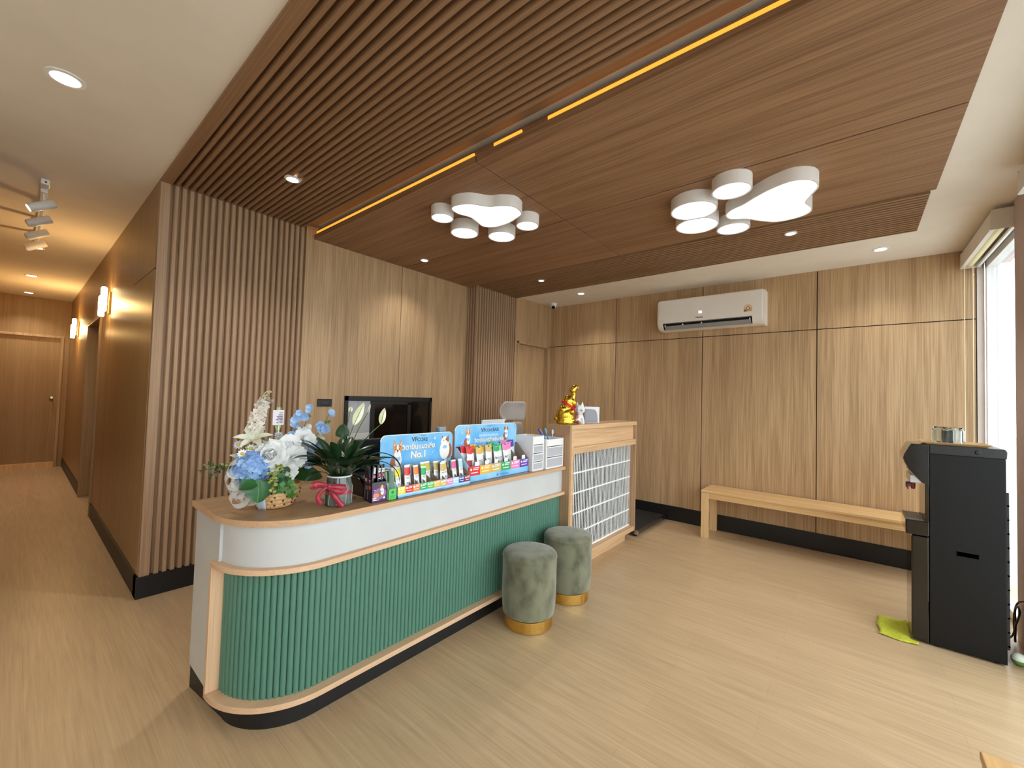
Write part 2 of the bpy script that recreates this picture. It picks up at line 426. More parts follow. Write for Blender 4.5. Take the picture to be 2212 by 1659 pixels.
# service hatch set into the smooth wall panel
w = struct('window_4')
BLK = mat('black_aluminium', (14, 14, 15), 0.4)
b = MB(); y0, y1, z0, z1 = 1.526, 2.648, 0.93, 1.514
b.box(-0.005, 0.022, y0, y0 + 0.034, z0, z1); b.box(-0.005, 0.022, y1 - 0.03, y1, z0, z1); b.box(-0.005, 0.022, y0, y1, z1 - 0.05, z1); b.box(-0.005, 0.022, y0, y1, z0, z0 + 0.08)
obj('hatch_frame', b, BLK, w, bevel=0.002)
b = MB(); b.box(0.0, 0.012, 1.82, 1.872, z0 + .08, z1 - .05); b.box(0.0, 0.012, 2.3, 2.345, z0 + .08, z1 - .07); b.box(0.0, 0.012, 1.872, 2.345, z1 - .085, z1 - .05)
obj('sash_frame', b, BLK, w)
GREYL = mat('pale_grey_cupboard', (186, 190, 194), 0.4)
b = MB(); b.box(0.0, 0.004, 1.56, 1.685, 1.13, 1.466); b.box(0.0, 0.004, 1.688, 1.825, 1.13, 1.466)
obj('open_pane', b, GREYL, w); obj('lower_pane', MB().box(0.0, 0.005, 1.56, 1.825, 1.02, 1.128), mat('white_worktop_edge', (216, 219, 222), 0.4), w)
obj('dark_pane', MB().box(0.0, 0.006, 1.872, 2.62, 1.01, 1.47), mat('smoked_glass', (10, 10, 11), 0.08), w)

# ================================================================ light fittings
LAMPD = mat('lamp_diffuser', (255, 255, 255), 0.5, emit=(255, 255, 255), estr=14.0)
TRIMW = mat('white_trim_ring', (244, 244, 244), 0.4)
def downlight(loc, label, r=0.06, watts=SPOT_W, group=None, power=1.0, col=(1.0, 0.95, 0.88)):
    t = thing('downlight', label, 'ceiling light', loc, group=group)
    b = MB().lathe([(r * 0.72, -0.001), (r * 0.76, -0.006), (r, -0.004), (r * 1.02, 0.004)], n=32, cap=False)
    obj('trim_ring', b, TRIMW, t, smooth=50, local=True, solid=0.002)
    obj('lamp_face', MB().lathe([(r * 0.74, -0.0025), (r * 0.74, 0.002)], n=28), LAMPD, t, local=True)
    l = bpy.data.lights.new('downlight_beam', 'SPOT'); l.energy = watts * power; l.spot_size = math.radians(115); l.spot_blend = 0.8; l.shadow_soft_size = r * 0.7; l.color = col
    lo = bpy.data.objects.new('downlight_beam', l); COL.objects.link(lo); lo.parent = t; lo.location = (0, 0, -0.015)
    return t
downlight((0.903, -0.536, ZH), 'large round downlight in the white ceiling nearest the viewer, outside the corridor', 0.075, power=0.5)
for x, s in ((-3.253, 'nearest of the three downlights in the corridor ceiling, just past the track spotlights'), (-5.216, 'middle one of the three downlights along the corridor ceiling'), (-6.996, 'farthest corridor downlight, close to the end wall above the door')):
    downlight((x, -0.545, ZH), s, 0.07, power=1.1)
downlight((1.059, 4.389, ZC), 'downlight in the white ceiling strip beside the security camera', 0.055, power=0.75)
downlight((4.205, 4.473, ZC), 'downlight in the white ceiling strip next to the roller blind', 0.06, power=0.5)
downlight((0.851, 0.597, ZS), 'downlight sunk in the wide slatted wooden ceiling over the slatted wall', 0.052, power=1.2)
downlight((0.404, 2.16, ZF), 'downlight in the smooth wooden ceiling panel near the black hatch', 0.045, power=0.6)
downlight((1.029, 3.472, ZS2), 'downlight in the narrow slatted ceiling band near the slatted column', 0.04)
downlight((3.601, 3.498, ZS2), 'downlight in the narrow slatted ceiling band behind the larger paw lamp', 0.045)

PAWD = noise_mat('paw_diffuser', (232, 242, 255), (250, 253, 255), 5, 0.5)
_p = PAWD.node_tree.nodes['Principled BSDF']; _p.inputs['Emission Color'].default_value = lin((222, 238, 255)); _p.inputs['Emission Strength'].default_value = PAW_E
PAWH = mat('paw_lamp_rim', (238, 234, 230), 0.45)
PAWC = noise_mat('paw_diffuser_cloudy', (206, 224, 250), (252, 254, 255), 7, 0.5, lo=0.38, hi=0.56)
_q = PAWC.node_tree.nodes['Principled BSDF']; _q.inputs['Emission Strength'].default_value = PAW_E * 0.42
PAWC.node_tree.links.new(next(n for n in PAWC.node_tree.nodes if n.type == 'VALTORGB').outputs[0], _q.inputs['Emission Color'])
def smooth_loop(pts, n=10):
    out = []; m = len(pts)
    for i in range(m):
        p0, p1, p2, p3 = (Vector(pts[(i + k - 1) % m]) for k in range(4))
        for j in range(n):
            t = j / n
            out.append(0.5 * ((2 * p1) + (p2 - p0) * t + (2 * p0 - 5 * p1 + 4 * p2 - p3) * t * t + (3 * p1 - p0 - 3 * p2 + p3) * t ** 3))
    return [(p.x, p.y) for p in out]
def housing(name, outline, z0, z1, t, dm):
    c = Vector((sum(p[0] for p in outline), sum(p[1] for p in outline))) / len(outline)
    ins = []
    n = len(outline)
    for i in range(n):
        a, q, d = Vector(outline[i - 1]), Vector(outline[i]), Vector(outline[(i + 1) % n])
        tg = (d - a).normalized(); nr = Vector((-tg.y, tg.x))
        area = sum(outline[k][0] * outline[(k + 1) % n][1] - outline[(k + 1) % n][0] * outline[k][1] for k in range(n))
        if area < 0: nr = -nr
        ins.append(tuple(q + nr * 0.009))
    b = MB(); rows = [[(p[0], p[1], z1) for p in outline], [(p[0], p[1], z0) for p in outline], [(p[0], p[1], z0) for p in ins], [(p[0], p[1], z0 + 0.006) for p in ins]]
    b.grid(rows, close_v=True)
    h = obj(name, b, PAWH, t, smooth=40)
    obj('diffuser', MB().prism(ins, z0 + 0.004, z0 + 0.012), dm, h)
    return h
def circ(cx, cy, r, n=40): return [(cx + r * math.cos(2 * PI * k / n), cy + r * math.sin(2 * PI * k / n)) for k in range(n)]
def paw_lamp(loc, pad, toes, label, dm):
    t = thing('paw_lamp', label, 'ceiling lamp', loc, group='paw print ceiling lamps')
    housing('pad_housing', smooth_loop(pad), 2.932, ZF, t, dm)
    for x, y, r in toes: housing('toe_housing', circ(x, y, r), 2.932, ZF, t, dm)
    return t
paw_lamp((1.8, 1.65, ZF), [(1.78, 1.355), (1.885, 1.40), (1.965, 1.51), (2.05, 1.555), (2.115, 1.63), (2.09, 1.745), (2.0, 1.79), (1.88, 1.82), (1.75, 1.81), (1.685, 1.745), (1.705, 1.64), (1.72, 1.56), (1.69, 1.46), (1.71, 1.375)],
         [(1.532, 1.444, 0.088), (1.458, 1.755, 0.118), (1.666, 1.998, 0.118), (1.985, 1.948, 0.092)], 'smaller paw print lamp by the glowing cove line, four round toes below a white pad', PAWD)
paw_lamp((3.45, 2.65, ZF), [(3.283, 2.655), (3.33, 2.58), (3.42, 2.53), (3.50, 2.465), (3.60, 2.40), (3.72, 2.365), (3.815, 2.42), (3.845, 2.53), (3.80, 2.65), (3.765, 2.745), (3.79, 2.86), (3.765, 2.95), (3.68, 2.995), (3.56, 2.985), (3.47, 2.90), (3.39, 2.80), (3.30, 2.74)],
         [(3.122, 2.44, 0.155), (3.066, 2.722, 0.155), (3.40, 2.288, 0.118), (3.277, 2.94, 0.118)], 'larger paw print lamp nearer the window, with bluish white diffusers', PAWC)

LEDM = mat('warm_led_strip', (250, 190, 70), 0.5, emit=(252, 172, 58), estr=LED_E)
for k, (x0, x1, s) in enumerate(((0.01, 2.15, 'long glowing amber cove strip starting at the slatted wall'), (2.32, 2.535, 'short glowing amber cove strip between two unlit gaps'), (2.72, 4.40, 'glowing amber cove strip running towards the window side'))):
    tag(obj('led_strip', MB().box(x0, x1, 1.166, 1.176, ZF + 0.046, ZF + 0.080), LEDM), s, 'light strip', 'amber light strips in the ceiling cove')

WARM = (1.0, 0.60, 0.22)
TUBE = mat('sconce_glass', (255, 240, 210), 0.4, emit=(255, 226, 170), estr=16.0)
BRASS = mat('sconce_brass', (200, 160, 90), 0.3, 1)
for x, s in ((-2.28, 'brightly lit wall lamp nearer the reception, beside the corridor side door'), (-5.75, 'glowing wall lamp farther down the corridor, near the end door')):
    t = thing('wall_sconce', s, 'wall lamp', (x, 0.0, 2.45), group='twin tube wall lamps in the corridor')
    obj('back_plate', MB().box(-0.05, 0.05, -0.018, 0.0, -0.12, 0.12), BRASS, t, local=True, bevel=0.004)
    obj('arm', MB().tube([(0, -0.01, -0.02), (0, -0.062, -0.02)], 0.010), BRASS, t, local=True)
    obj('glass_tube', MB().lathe([(0.020, -0.10), (0.026, -0.09), (0.026, 0.15), (0.018, 0.165)], (0.035, -0.058, 0.0), 20), TUBE, t, local=True, smooth=50)
    obj('glass_tube', MB().lathe([(0.020, -0.15), (0.026, -0.14), (0.026, 0.06), (0.018, 0.075)], (-0.035, -0.066, 0.0), 20), TUBE, t, local=True, smooth=50)
    for sy, e in ((-0.13, 1.0),):
        l = bpy.data.lights.new('sconce_glow', 'POINT'); l.energy = SCONCE_W * e * (1.0 if x > -4 else 2.2); l.color = WARM; l.shadow_soft_size = 0.05
        lo = bpy.data.objects.new('sconce_glow', l); COL.objects.link(lo); lo.parent = t; lo.location = (0, sy, 0.0)

# track with four spotlights over the corridor mouth
tr = thing('track_light_rail', 'slim white lighting rail fixed to the white corridor ceiling', 'light rail', (-1.8, -0.55, ZH))
obj('rail', MB().box(-2.95, -0.86, -0.567, -0.533, ZH - 0.022, ZH), WHITEP, tr, bevel=0.003)
b = MB().box(-0.86, -0.76, -0.575, -0.525, ZH - 0.04, ZH); obj('feed_box', b, WHITEP, tr, bevel=0.006)
obj('screw_hole', MB().box(-0.7595, -0.7585, -0.553, -0.543, ZH - 0.028, ZH - 0.016), BLACK, tr)
spots = ['first white track spotlight, nearest the viewer, with a bright lens', 'second white track spotlight behind the first one', 'third white track spotlight along the corridor rail', 'last white track spotlight, deepest in the corridor']
for k, s in enumerate(spots):
    x = -0.98 - 0.5 * k
    t = thing('track_spotlight', s, 'spotlight', (x, -0.55, ZH - 0.022), group='white spotlights on the corridor rail')
    obj('track_adapter', MB().box(-0.05, 0.05, -0.02, 0.02, -0.03, 0.0), WHITEP, t, local=True, bevel=0.003)
    obj('stem', MB().tube([(0, 0, -0.03), (0, 0, -0.10)], 0.009), WHITEP, t, local=True, smooth=40)
    M = Matrix.Rotation(math.radians(122), 3, 'X')
    obj('lamp_head', MB().lathe([(0.030, -0.075), (0.034, -0.07), (0.034, 0.075), (0.029, 0.082), (0.026, 0.07)], (0, -0.005, -0.125), 24, True, M), WHITEP, t, local=True, smooth=40)
    c = Vector((0, -0.005, -0.125)) + M @ Vector((0, 0, 0.0835))
    obj('lens', MB().lathe([(0.026, -0.002), (0.026, 0.002)], c, 20, True, M), mat('spot_lens', (255, 255, 255), 0.4, emit=(255, 240, 220), estr=5.0 if k == 0 else 1.0) if k == 0 else mat('spot_lens_dim', (240, 235, 225), 0.3), t, local=True)

# roller blinds on the window wall
BL = noise_mat('blind_plastic', (228, 222, 214), (220, 214, 206), 6, 0.5); FAB = mat('cream_blind_fabric', (236, 226, 184), 0.8)
def blind(y0, y1, label, cords):
    t = thing('roller_blind', label, 'blind', (4.83, (y0 + y1) / 2, 2.857), group='roller blinds on the window wall')
    x0, x1, z0, z1 = 4.770, 4.925, 2.857, 3.0
    pr = [(x1, z1), (x0 + 0.02, z1), (x0 + 0.004, z1 - 0.012), (x0, z1 - 0.035), (x0, z0), (x0 + 0.028, z0), (x0 + 0.028, z0 + 0.006), (x0 + 0.008, z0 + 0.012), (x0 + 0.008, z1 - 0.035), (x0 + 0.02, z1 - 0.012), (x1, z1 - 0.008)]
    obj('housing', MB().prism(pr, y0, y1, 'y'), BL, t, smooth=40)
    for ya, yb in ((y0 - 0.004, y0), (y1, y1 + 0.004)): obj('end_cap', MB().box(x0 + 0.002, x1 - 0.02, ya, yb, z0 - 0.004, z1), BL, t, bevel=0.0015)
    obj('fabric_roll', MB().tube([(4.828, y0 + 0.004, 2.90), (4.828, y1 - 0.004, 2.90)], 0.036, 20), FAB, t, smooth=40)
    obj('bottom_rail', MB().box(4.872, 4.892, y0 + 0.01, y1 - 0.01, 2.852, 2.872), WHITEP, t, bevel=0.003)
    if cords:
        b = MB(); b.tube([(4.792, y1 - 0.03, 2.87), (4.793, y1 - 0.03, 1.15)], 0.0032, 6); b.tube([(4.842, y1 - 0.05, 2.87), (4.843, y1 - 0.05, 1.15)], 0.0032, 6); b.tube([(4.793, y1 - .03, 1.15), (4.80, y1 - .035, 1.12), (4.82, y1 - .04, 1.11), (4.836, y1 - .047, 1.12), (4.843, y1 - .05, 1.15)], 0.0032, 6)
        b.ball((4.843, y1 - 0.05, 2.78), 0.007, 8, 6)
        obj('pull_cord', b, mat('cord_cream', (244, 232, 200), 0.6), t, smooth=60)
blind(3.80, 4.90, 'roller blind box beside the air conditioner wall with two hanging cords', True)
blind(-0.7, 3.16, 'roller blind box over the nearer window, past the mauve pier', False)
# ================================================================ reception desk
T = 0.963; DL, DR = -0.017, 2.452
def path(d, x_start=None, y_end=DR, n=22):
    """front outline of the desk seen from above, inset by d: left end, rounded corner, long straight front"""
    r = 0.372 - d; c = (1.714, 0.355); p = []
    if x_start is not None: p.append((x_start, DL + d))
    p += [(c[0] + r * math.cos(a), c[1] + r * math.sin(a)) for a in [-PI / 2 + PI / 2 * k / n for k in range(n + 1)]]
    p.append((2.086 - d, y_end)); return p
def band(mb, d0, d1, z0, z1, xs=None):
    return mb.prism(path(d0, xs) + path(d1, xs)[::-1], z0, z1)
DESKW = noise_mat('white_laminate', (200, 202, 202), (195, 197, 197), 4, 0.35)
GREEN = mat('sage_green_fluted', (80, 124, 106), 0.42)
dk = thing('reception_desk', 'long reception desk with rounded end, wooden counter, white band and green fluted front', 'desk', (1.72, 1.2, 0))
obj('countertop', MB().prism([(1.36, DL)] + path(0, None, 2.453) + [(1.36, 2.453)], 0.935, T), W_Y, dk, smooth=30, bevel=0.002)
obj('counter_edge', MB().prism(path(-0.0008, 1.3605) + path(0.001, 1.3605)[::-1], 0.9355, T - 0.0006), W_EDGE, dk, smooth=30)
obj('upper_band', band(MB(), 0.034, 0.05, 0.745, 0.935, 1.745), DESKW, dk, smooth=30)
obj('middle_trim', band(MB(), 0.0, 0.07, 0.72, 0.745, 1.70), W_TRIM, dk, smooth=30, bevel=0.0015)
obj('bottom_trim', band(MB(), 0.0, 0.07, 0.12, 0.146, 1.70), W_TRIM, dk, smooth=30, bevel=0.0015)
obj('edge_post', MB().box(1.70, 1.727, DL, 0.055, 0.146, 0.72), W_TRIMZ, dk, bevel=0.0015)
obj('plinth', MB().prism([(1.364, DL + 0.028)] + path(0.071, None, 2.45)[0:] + [(1.364, 2.45)], 0, 0.12), BLACK, dk, smooth=30)
b = MB(); b.box(1.362, 1.70, 0.006, 0.03, 0.12, 0.735); b.box(1.362, 1.744, 0.006, 0.018, 0.735, 0.935)
obj('side_panel', b, DESKW, dk)
# fluted panel: half round ribs along the outline
pts = path(0.062, 1.727); P = [Vector(p) for p in pts]
cum = [0.0]
for i in range(1, len(P)): cum.append(cum[-1] + (P[i] - P[i - 1]).length)
def at_len(s):
    for i in range(1, len(P)):
        if s <= cum[i] or i == len(P) - 1:
            d = (P[i] - P[i - 1]).normalized(); return P[i - 1] + d * (s - cum[i - 1]), Vector((d.y, -d.x))
prof = []; pit = 0.0262; n = int(cum[-1] / pit); pit = cum[-1] / n
for k in range(n):
    for j in range(6):
        a = PI * j / 6; s = k * pit + pit * (0.5 - 0.5 * math.cos(a))
        q, nr = at_len(s); prof.append(q + nr * (0.0135 * math.sin(a) ** 0.8 if j else -0.002))
prof.append(at_len(cum[-1])[0])
rows = [[(p.x, p.y, z) for p in prof] for z in (0.146, 0.72)]
obj('fluted_panel', MB().grid(rows), GREEN, dk, smooth=60)
b = MB(); b.box(1.385, 1.41, 0.02, 2.45, 0.12, 0.935); obj('back_panel', b, DESKW, dk)

# ---------------------------------------------------------------- tall cabinet with lattice front
cb = thing('lattice_cabinet', 'tall oak cabinet end with white lattice front at the far end of the desk', 'cabinet', (2.0, 3.16, 0))
x0, x1, y0, y1 = 1.884, 2.126, 2.454, 3.878
obj('top_board', MB().box(x0, x1, y0 + 0.028, y1, 1.276, 1.318), W_CABY, cb, bevel=0.0015)
b = MB(); b.box(x0, x1 - 0.0, y0, y0 + 0.0275, 0.10, 1.318); obj('side_panel', b, W_CABZ, cb, bevel=0.0015)
b = MB(); b.box(x0, x1, y1 - 0.028, y1, 0.10, 1.276); obj('side_panel', b, W_CABZ, cb, bevel=0.0015)
b = MB(); b.box(x1 - 0.06, x1 - 0.0005, y0 + 0.028, y0 + 0.068, 0.145, 1.276); obj('front_post', b, W_CABY, cb)
b = MB(); b.box(x1 - 0.06, x1, y0 + 0.028, y1 - 0.028, 1.063, 1.121); obj('middle_rail', b, W_CABY, cb, bevel=0.0015)
b = MB(); b.box(x0, x1, y0 + 0.028, y1 - 0.028, 0.10, 0.150); obj('bottom_board', b, W_CABY, cb, bevel=0.0015)
obj('recessed_panel', MB().box(x1 - 0.05, x1 - 0.03, y0 + 0.06, y1 - 0.028, 1.121, 1.276), W_CABY, cb)
obj('plinth', MB().box(1.90, 2.066, 2.48, 3.75, 0, 0.10), W_CABY, cb)
b = MB(); ya, yb = y0 + 0.068, y1 - 0.028; n = 46
for k in range(n + 1):
    y = ya + (yb - ya) * k / n; b.box(2.0625, 2.066, max(y - 0.0047, ya), min(y + 0.0047, yb), 0.150, 1.063)
for z in (0.156, 0.327, 0.511, 0.694, 0.876, 1.057): b.box(2.060, 2.068, ya, yb, z - 0.006, z + 0.006)
obj('lattice', b, mat('white_lattice', (246, 248, 248), 0.4), cb)
obj('glass_back', MB().box(2.016, 2.022, ya, yb, 0.15, 1.063), mat('dark_glass_back', (20, 25, 24), 0.5, spec=0.06), cb)
b = MB(); b.box(x0, x0 + 0.012, y0 + 0.028, y1 - 0.028, 0.15, 1.276); obj('back_panel', b, W_CABZ, cb)

# ---------------------------------------------------------------- stools
VELVET = noise_mat('olive_velvet', (84, 85, 66), (122, 122, 98), 11, 0.85, 4, 0.1, (1, 1, 0.6), sheen=0.45, spec=0.2, lo=0.32, hi=0.6)
GOLD = noise_mat('brushed_gold', (240, 198, 112), (222, 178, 92), 30, 0.2, 2, 0, (1, 1, 12), metal=1)
st = thing('velvet_stool', 'round olive velvet stool with gold base, the nearer one standing before the green front', 'stool', (2.285, 1.70, 0), group='velvet stools at the desk')
obj('base_ring', MB().lathe([(0.162, 0), (0.166, 0.004), (0.166, 0.078), (0.160, 0.082)], n=48), GOLD, st, smooth=40, local=True)
obj('upholstery', MB().lathe([(0.160, 0.079), (0.176, 0.088), (0.183, 0.13), (0.187, 0.22), (0.186, 0.36), (0.187, 0.44), (0.186, 0.462)], n=56), VELVET, st, smooth=50, local=True)
obj('seat_cushion', MB().lathe([(0.184, 0.458), (0.190, 0.464), (0.188, 0.476), (0.176, 0.489), (0.150, 0.497), (0.10, 0.501), (0.04, 0.503), (0.005, 0.5035)], n=56), VELVET, st, smooth=60, local=True)
obj('piping', MB().tube([(0.187 * math.cos(2 * PI * k / 48), 0.187 * math.sin(2 * PI * k / 48), 0.4625) for k in range(49)], 0.004, 6), VELVET, st, smooth=60, local=True)
dup(st, (2.277, 2.212, 0), 'round olive velvet stool with gold base, farther one in front of the lattice', (0, 0, 1.2))

# ---------------------------------------------------------------- benches
def bench(label, x0, x1, y0, y1, h, axis='x'):
    t = thing('wooden_bench', label, 'bench', ((x0 + x1) / 2, (y0 + y1) / 2, 0))
    obj('seat_board', MB().box(x0, x1, y0, y1, h - 0.026, h), W_BENCH if axis == 'x' else W_BENCHY, t, bevel=0.004)
    for lx in (x0 + 0.004, x1 - 0.079):
        for ly in (y0 + 0.004, y1 - 0.064): obj('leg', MB().box(lx, lx + 0.075, ly, ly + 0.06, 0, h - 0.026), W_BENCHZ, t, bevel=0.003)
    for ly in (y0 + 0.012, y1 - 0.034): obj('apron', MB().box(x0 + 0.079, x1 - 0.079, ly, ly + 0.022, h - 0.088, h - 0.026), W_BENCH, t)
    for lx in (x0 + 0.012, x1 - 0.034): obj('apron', MB().box(lx, lx + 0.022, y0 + 0.064, y1 - 0.064, h - 0.088, h - 0.026), W_BENCH, t)
    return t
W_BENCHY = wood('honey_pine_long', (222, 180, 122), (200, 156, 100), 'y', 0.35, fine=40)
bench('long honey coloured wooden bench against the panelled wall below the air conditioner', 2.656, 4.82, 4.48, 4.915, 0.543)
bench('corner of a wooden bench beside the window, nearest the viewer', 4.305, 4.75, -0.35, 1.24, 0.543, 'y')

# ---------------------------------------------------------------- water dispenser
GB = mat('gloss_black', (12, 12, 13), 0.10, coat=0.5); SB = noise_mat('satin_black_metal', (15, 15, 16), (19, 19, 20), 60, 0.38, spec=0.25); CH = mat('chrome', (220, 222, 224), 0.12, 1)
wd = thing('water_dispenser', 'tall black floor standing water dispenser by the window', 'water dispenser', (4.55, 3.44, 0))
wy0, wy1 = 3.272, 3.60
b = MB(); b.prism([(4.404, 0.012), (4.738, 0.012), (4.738, 1.255), (4.404, 1.255)], wy0, wy1, 'y'); obj('cabinet_body', b, SB, wd, bevel=0.004)
b = MB()
b.prism([(4.318, 0.02), (4.404, 0.012), (4.404, 0.70), (4.318, 0.70)], wy0 + 0.004, wy1 - 0.004, 'y'); obj('lower_door', b, GB, wd, bevel=0.008)
b = MB(); b.prism([(4.29, 0.705), (4.404, 0.705), (4.404, 0.80), (4.288, 0.80)], wy0 + 0.003, wy1 - 0.003, 'y'); obj('tray_housing', b, GB, wd, bevel=0.006)
b = MB()
for k in range(8):
    y = wy0 + 0.03 + k * 0.034; b.box(4.297, 4.385, y, y + 0.02, 0.80, 0.806)
b.box(4.295, 4.30, wy0 + .02, wy1 - .02, .80, .806); b.box(4.38, 4.387, wy0 + .02, wy1 - .02, .80, .806)
obj('drip_grille', b, mat('grey_grille', (120, 118, 116), 0.35, 0.6), wd)
obj('splash_panel', MB().box(4.384, 4.404, wy0 + 0.004, wy1 - 0.004, 0.80, 1.06), GB, wd, bevel=0.003)
pr = [(4.404, 1.03), (4.392, 1.045), (4.37, 1.058), (4.335, 1.10), (4.306, 1.14), (4.285, 1.185), (4.277, 1.213), (4.283, 1.24), (4.312, 1.306), (4.32, 1.314), (4.404, 1.314)]
obj('control_head', MB().prism(pr, wy0 + 0.002, wy1 - 0.002, 'y'), GB, wd, smooth=25, bevel=0.003)
b = MB(); b.prism([(4.31, 1.125), (4.372, 1.052), (4.385, 1.052), (4.385, 1.13)], wy0 + 0.012, wy1 - 0.012, 'y'); b.box(4.312, 4.37, wy0 + 0.02, wy1 - 0.02, 1.05, 1.10); obj('tap_housing', b, mat('silver_plastic', (196, 200, 204), 0.25, 0.7), wd, bevel=0.003)
for y, c, nm in ((3.35, (120, 30, 40), 'maroon tap'), (3.45, (60, 80, 140), 'blue tap')):
    b = MB(); b.lathe([(0.010, 1.0), (0.012, 1.02), (0.012, 1.055)], (4.332, y, 0), 14); b.box(4.306, 4.334, y - 0.008, y + 0.008, 1.018, 1.034); b.box(4.302, 4.31, y - 0.010, y + 0.010, 0.995, 1.03)
    o = obj('tap', b, mat(nm.replace(' ', '_'), c, 0.4), wd, bevel=0.002); o['label'] = nm
b = MB().prism([(4.404, 1.255), (4.742, 1.255), (4.744, 1.300), (4.736, 1.316), (4.404, 1.316)], wy0 - 0.002, wy1 + 0.002, 'y'); obj('top_cover', b, mat('black_plastic', (24, 24, 25), 0.3), wd, bevel=0.005)
obj('cover_knob', MB().lathe([(0.014, 0), (0.014, 0.006), (0.010, 0.008)], (4.622, wy0 - 0.002, 1.285), 16, True, Matrix.Rotation(PI / 2, 3, 'X')), BLACK, wd)
b = MB(); b.box(4.522, 4.628, wy0 - 0.0015, wy0 + 0.001, 0.612, 0.617); b.box(4.522, 4.628, wy0 - 0.0015, wy0 + 0.001, 0.645, 0.65); b.box(4.522, 4.527, wy0 - 0.0015, wy0 + 0.001, 0.612, 0.65); b.box(4.623, 4.628, wy0 - 0.0015, wy0 + 0.001, 0.612, 0.65)
obj('side_grip', b, SB, wd)
obj('painted_grip_shade', MB().box(4.527, 4.623, wy0 - 0.001, wy0 + 0.001, 0.617, 0.645), mat('grip_shade_black', (1, 1, 1), 1.0, spec=0.0), wd)  # flat black plate; the shade of a hollow is put in its colour
b = MB()
for k in range(11): b.tube([(4.748, wy0 + 0.02, 0.12 + k * 0.085), (4.748, wy1 - 0.02, 0.12 + k * 0.085)], 0.006, 8)
b.box(4.74, 4.752, wy0 + 0.02, wy0 + 0.03, 0.10, 1.05); b.box(4.74, 4.752, wy1 - 0.03, wy1 - 0.02, 0.10, 1.05)
obj('condenser_coil', b, BLACK, wd, smooth=50)
for sx in (4.44, 4.70):
    for sy in (wy0 + 0.04, wy1 - 0.04): obj('foot', MB().lathe([(0.016, 0), (0.018, 0.006), (0.014, 0.013)], (sx, sy, 0), 14), BLACK, wd)
tw = thing('serving_tray', 'shallow wooden tray on top of the black water dispenser', 'tray', (4.53, 3.42, 1.317))
b = MB(); pr = [(-0.150, -0.12), (0.150, -0.12), (0.150, 0.12), (-0.150, 0.12)]
obj('tray_base', MB().box(-0.135, 0.135, -0.115, 0.115, 0.0, 0.004), W_BENCH, tw, local=True)
b = MB()
for (a, c) in (((-.135, -.115), (.135, -.115)), ((.135, -.115), (.135, .115)), ((.135, .115), (-.135, .115)), ((-.135, .115), (-.135, -.115))):
    s = 1.17; b.add([(a[0], a[1], 0), (c[0], c[1], 0), (c[0] * s, c[1] * s, 0.016), (a[0] * s, a[1] * s, 0.016), (a[0] * .97, a[1] * .97, 0.004), (c[0] * .97, c[1] * .97, 0.004), (c[0] * s * .985, c[1] * s * .985, 0.017), (a[0] * s * .985, a[1] * s * .985, 0.017)], [(0, 1, 2, 3), (4, 7, 6, 5), (3, 2, 6, 7), (0, 4, 5, 1)])
obj('tray_rim', b, W_BENCH, tw, local=True)
GLASS = mat('clear_glass', (236, 246, 246), 0.03, trans=1.0)
def tumbler(x, y, label):
    b = MB(); n = 40; rows = []
    pf = [(0.052, 0.0), (0.053, 0.02), (0.054, 0.085), (0.050, 0.098), (0.047, 0.104), (0.0471, 0.112), (0.044, 0.1125)]
    for i, (r, z) in enumerate(pf):
        rows.append([((r + (0.0018 * math.cos(10 * 2 * PI * k / n) if i in (1, 2) else 0)) * math.cos(2 * PI * k / n), (r + (0.0018 * math.cos(10 * 2 * PI * k / n) if i in (1, 2) else 0)) * math.sin(2 * PI * k / n), z) for k in range(n)])
    rows.append([(0.03 * math.cos(2 * PI * k / n), 0.03 * math.sin(2 * PI * k / n), 0.108) for k in range(n)])
    for r, z in ((0.044, 0.098), (0.049, 0.085), (0.048, 0.0)): rows.append([(r * math.cos(2 * PI * k / n), r * math.sin(2 * PI * k / n), z) for k in range(n)])
    b.grid(rows, close_v=True)
    o = obj('glass_tumbler', b, GLASS, None, smooth=50); o.location = (x, y, 1.3215)
    tag(o, label, 'glass', 'upturned tumblers on the tray')
tumbler(4.525, 3.385, 'ribbed clear glass tumbler standing upside down at the front of the tray')
tumbler(4.492, 3.493, 'second clear tumbler on the tray, half hidden behind the front one')
# cloth, cord, ball
rows = []
for i in range(13):
    r = []
    for j in range(19):
        u, v = i / 12, j / 18
        p = Vector((4.152, 3.215, 0)).lerp(Vector((4.345, 3.205, 0)), u).lerp(Vector((4.152, 3.528, 0)).lerp(Vector((4.36, 3.60, 0)), u), v)
        r.append((p.x + 0.006 * math.sin(v * 9), p.y + 0.008 * math.sin(u * 7 + 1), 0.007 + 0.004 * math.sin(u * 11 + v * 5) * math.sin(v * 8) + 0.003 * (abs(u - .5) * 2) ** 4))
    rows.append(r)
b = MB().grid(rows)
for v in b.v: pass
b.v = [(min(x, 4.312 if y > 3.26 else 9), y, z) for x, y, z in b.v]
tag(obj('cleaning_cloth', b, noise_mat('lime_microfibre', (196, 200, 60), (178, 182, 50), 90, 0.95, 2, 0.4), None, smooth=60, solid=0.005), 'lime green cleaning cloth lying on the floor at the foot of the dispenser', 'cloth')
pts = [(4.744, 3.5, 0.06), (4.80, 3.62, 0.05), (4.84, 3.70, 0.06), (4.845, 3.66, 0.14), (4.85, 3.60, 0.24), (4.85, 3.64, 0.27), (4.85, 3.70, 0.22), (4.85, 3.69, 0.12), (4.845, 3.68, 0.04), (4.85, 3.70, 0.03), (4.852, 3.74, 0.15), (4.856, 3.70, 0.26), (4.866, 3.62, 0.315), (4.872, 3.56, 0.32)]
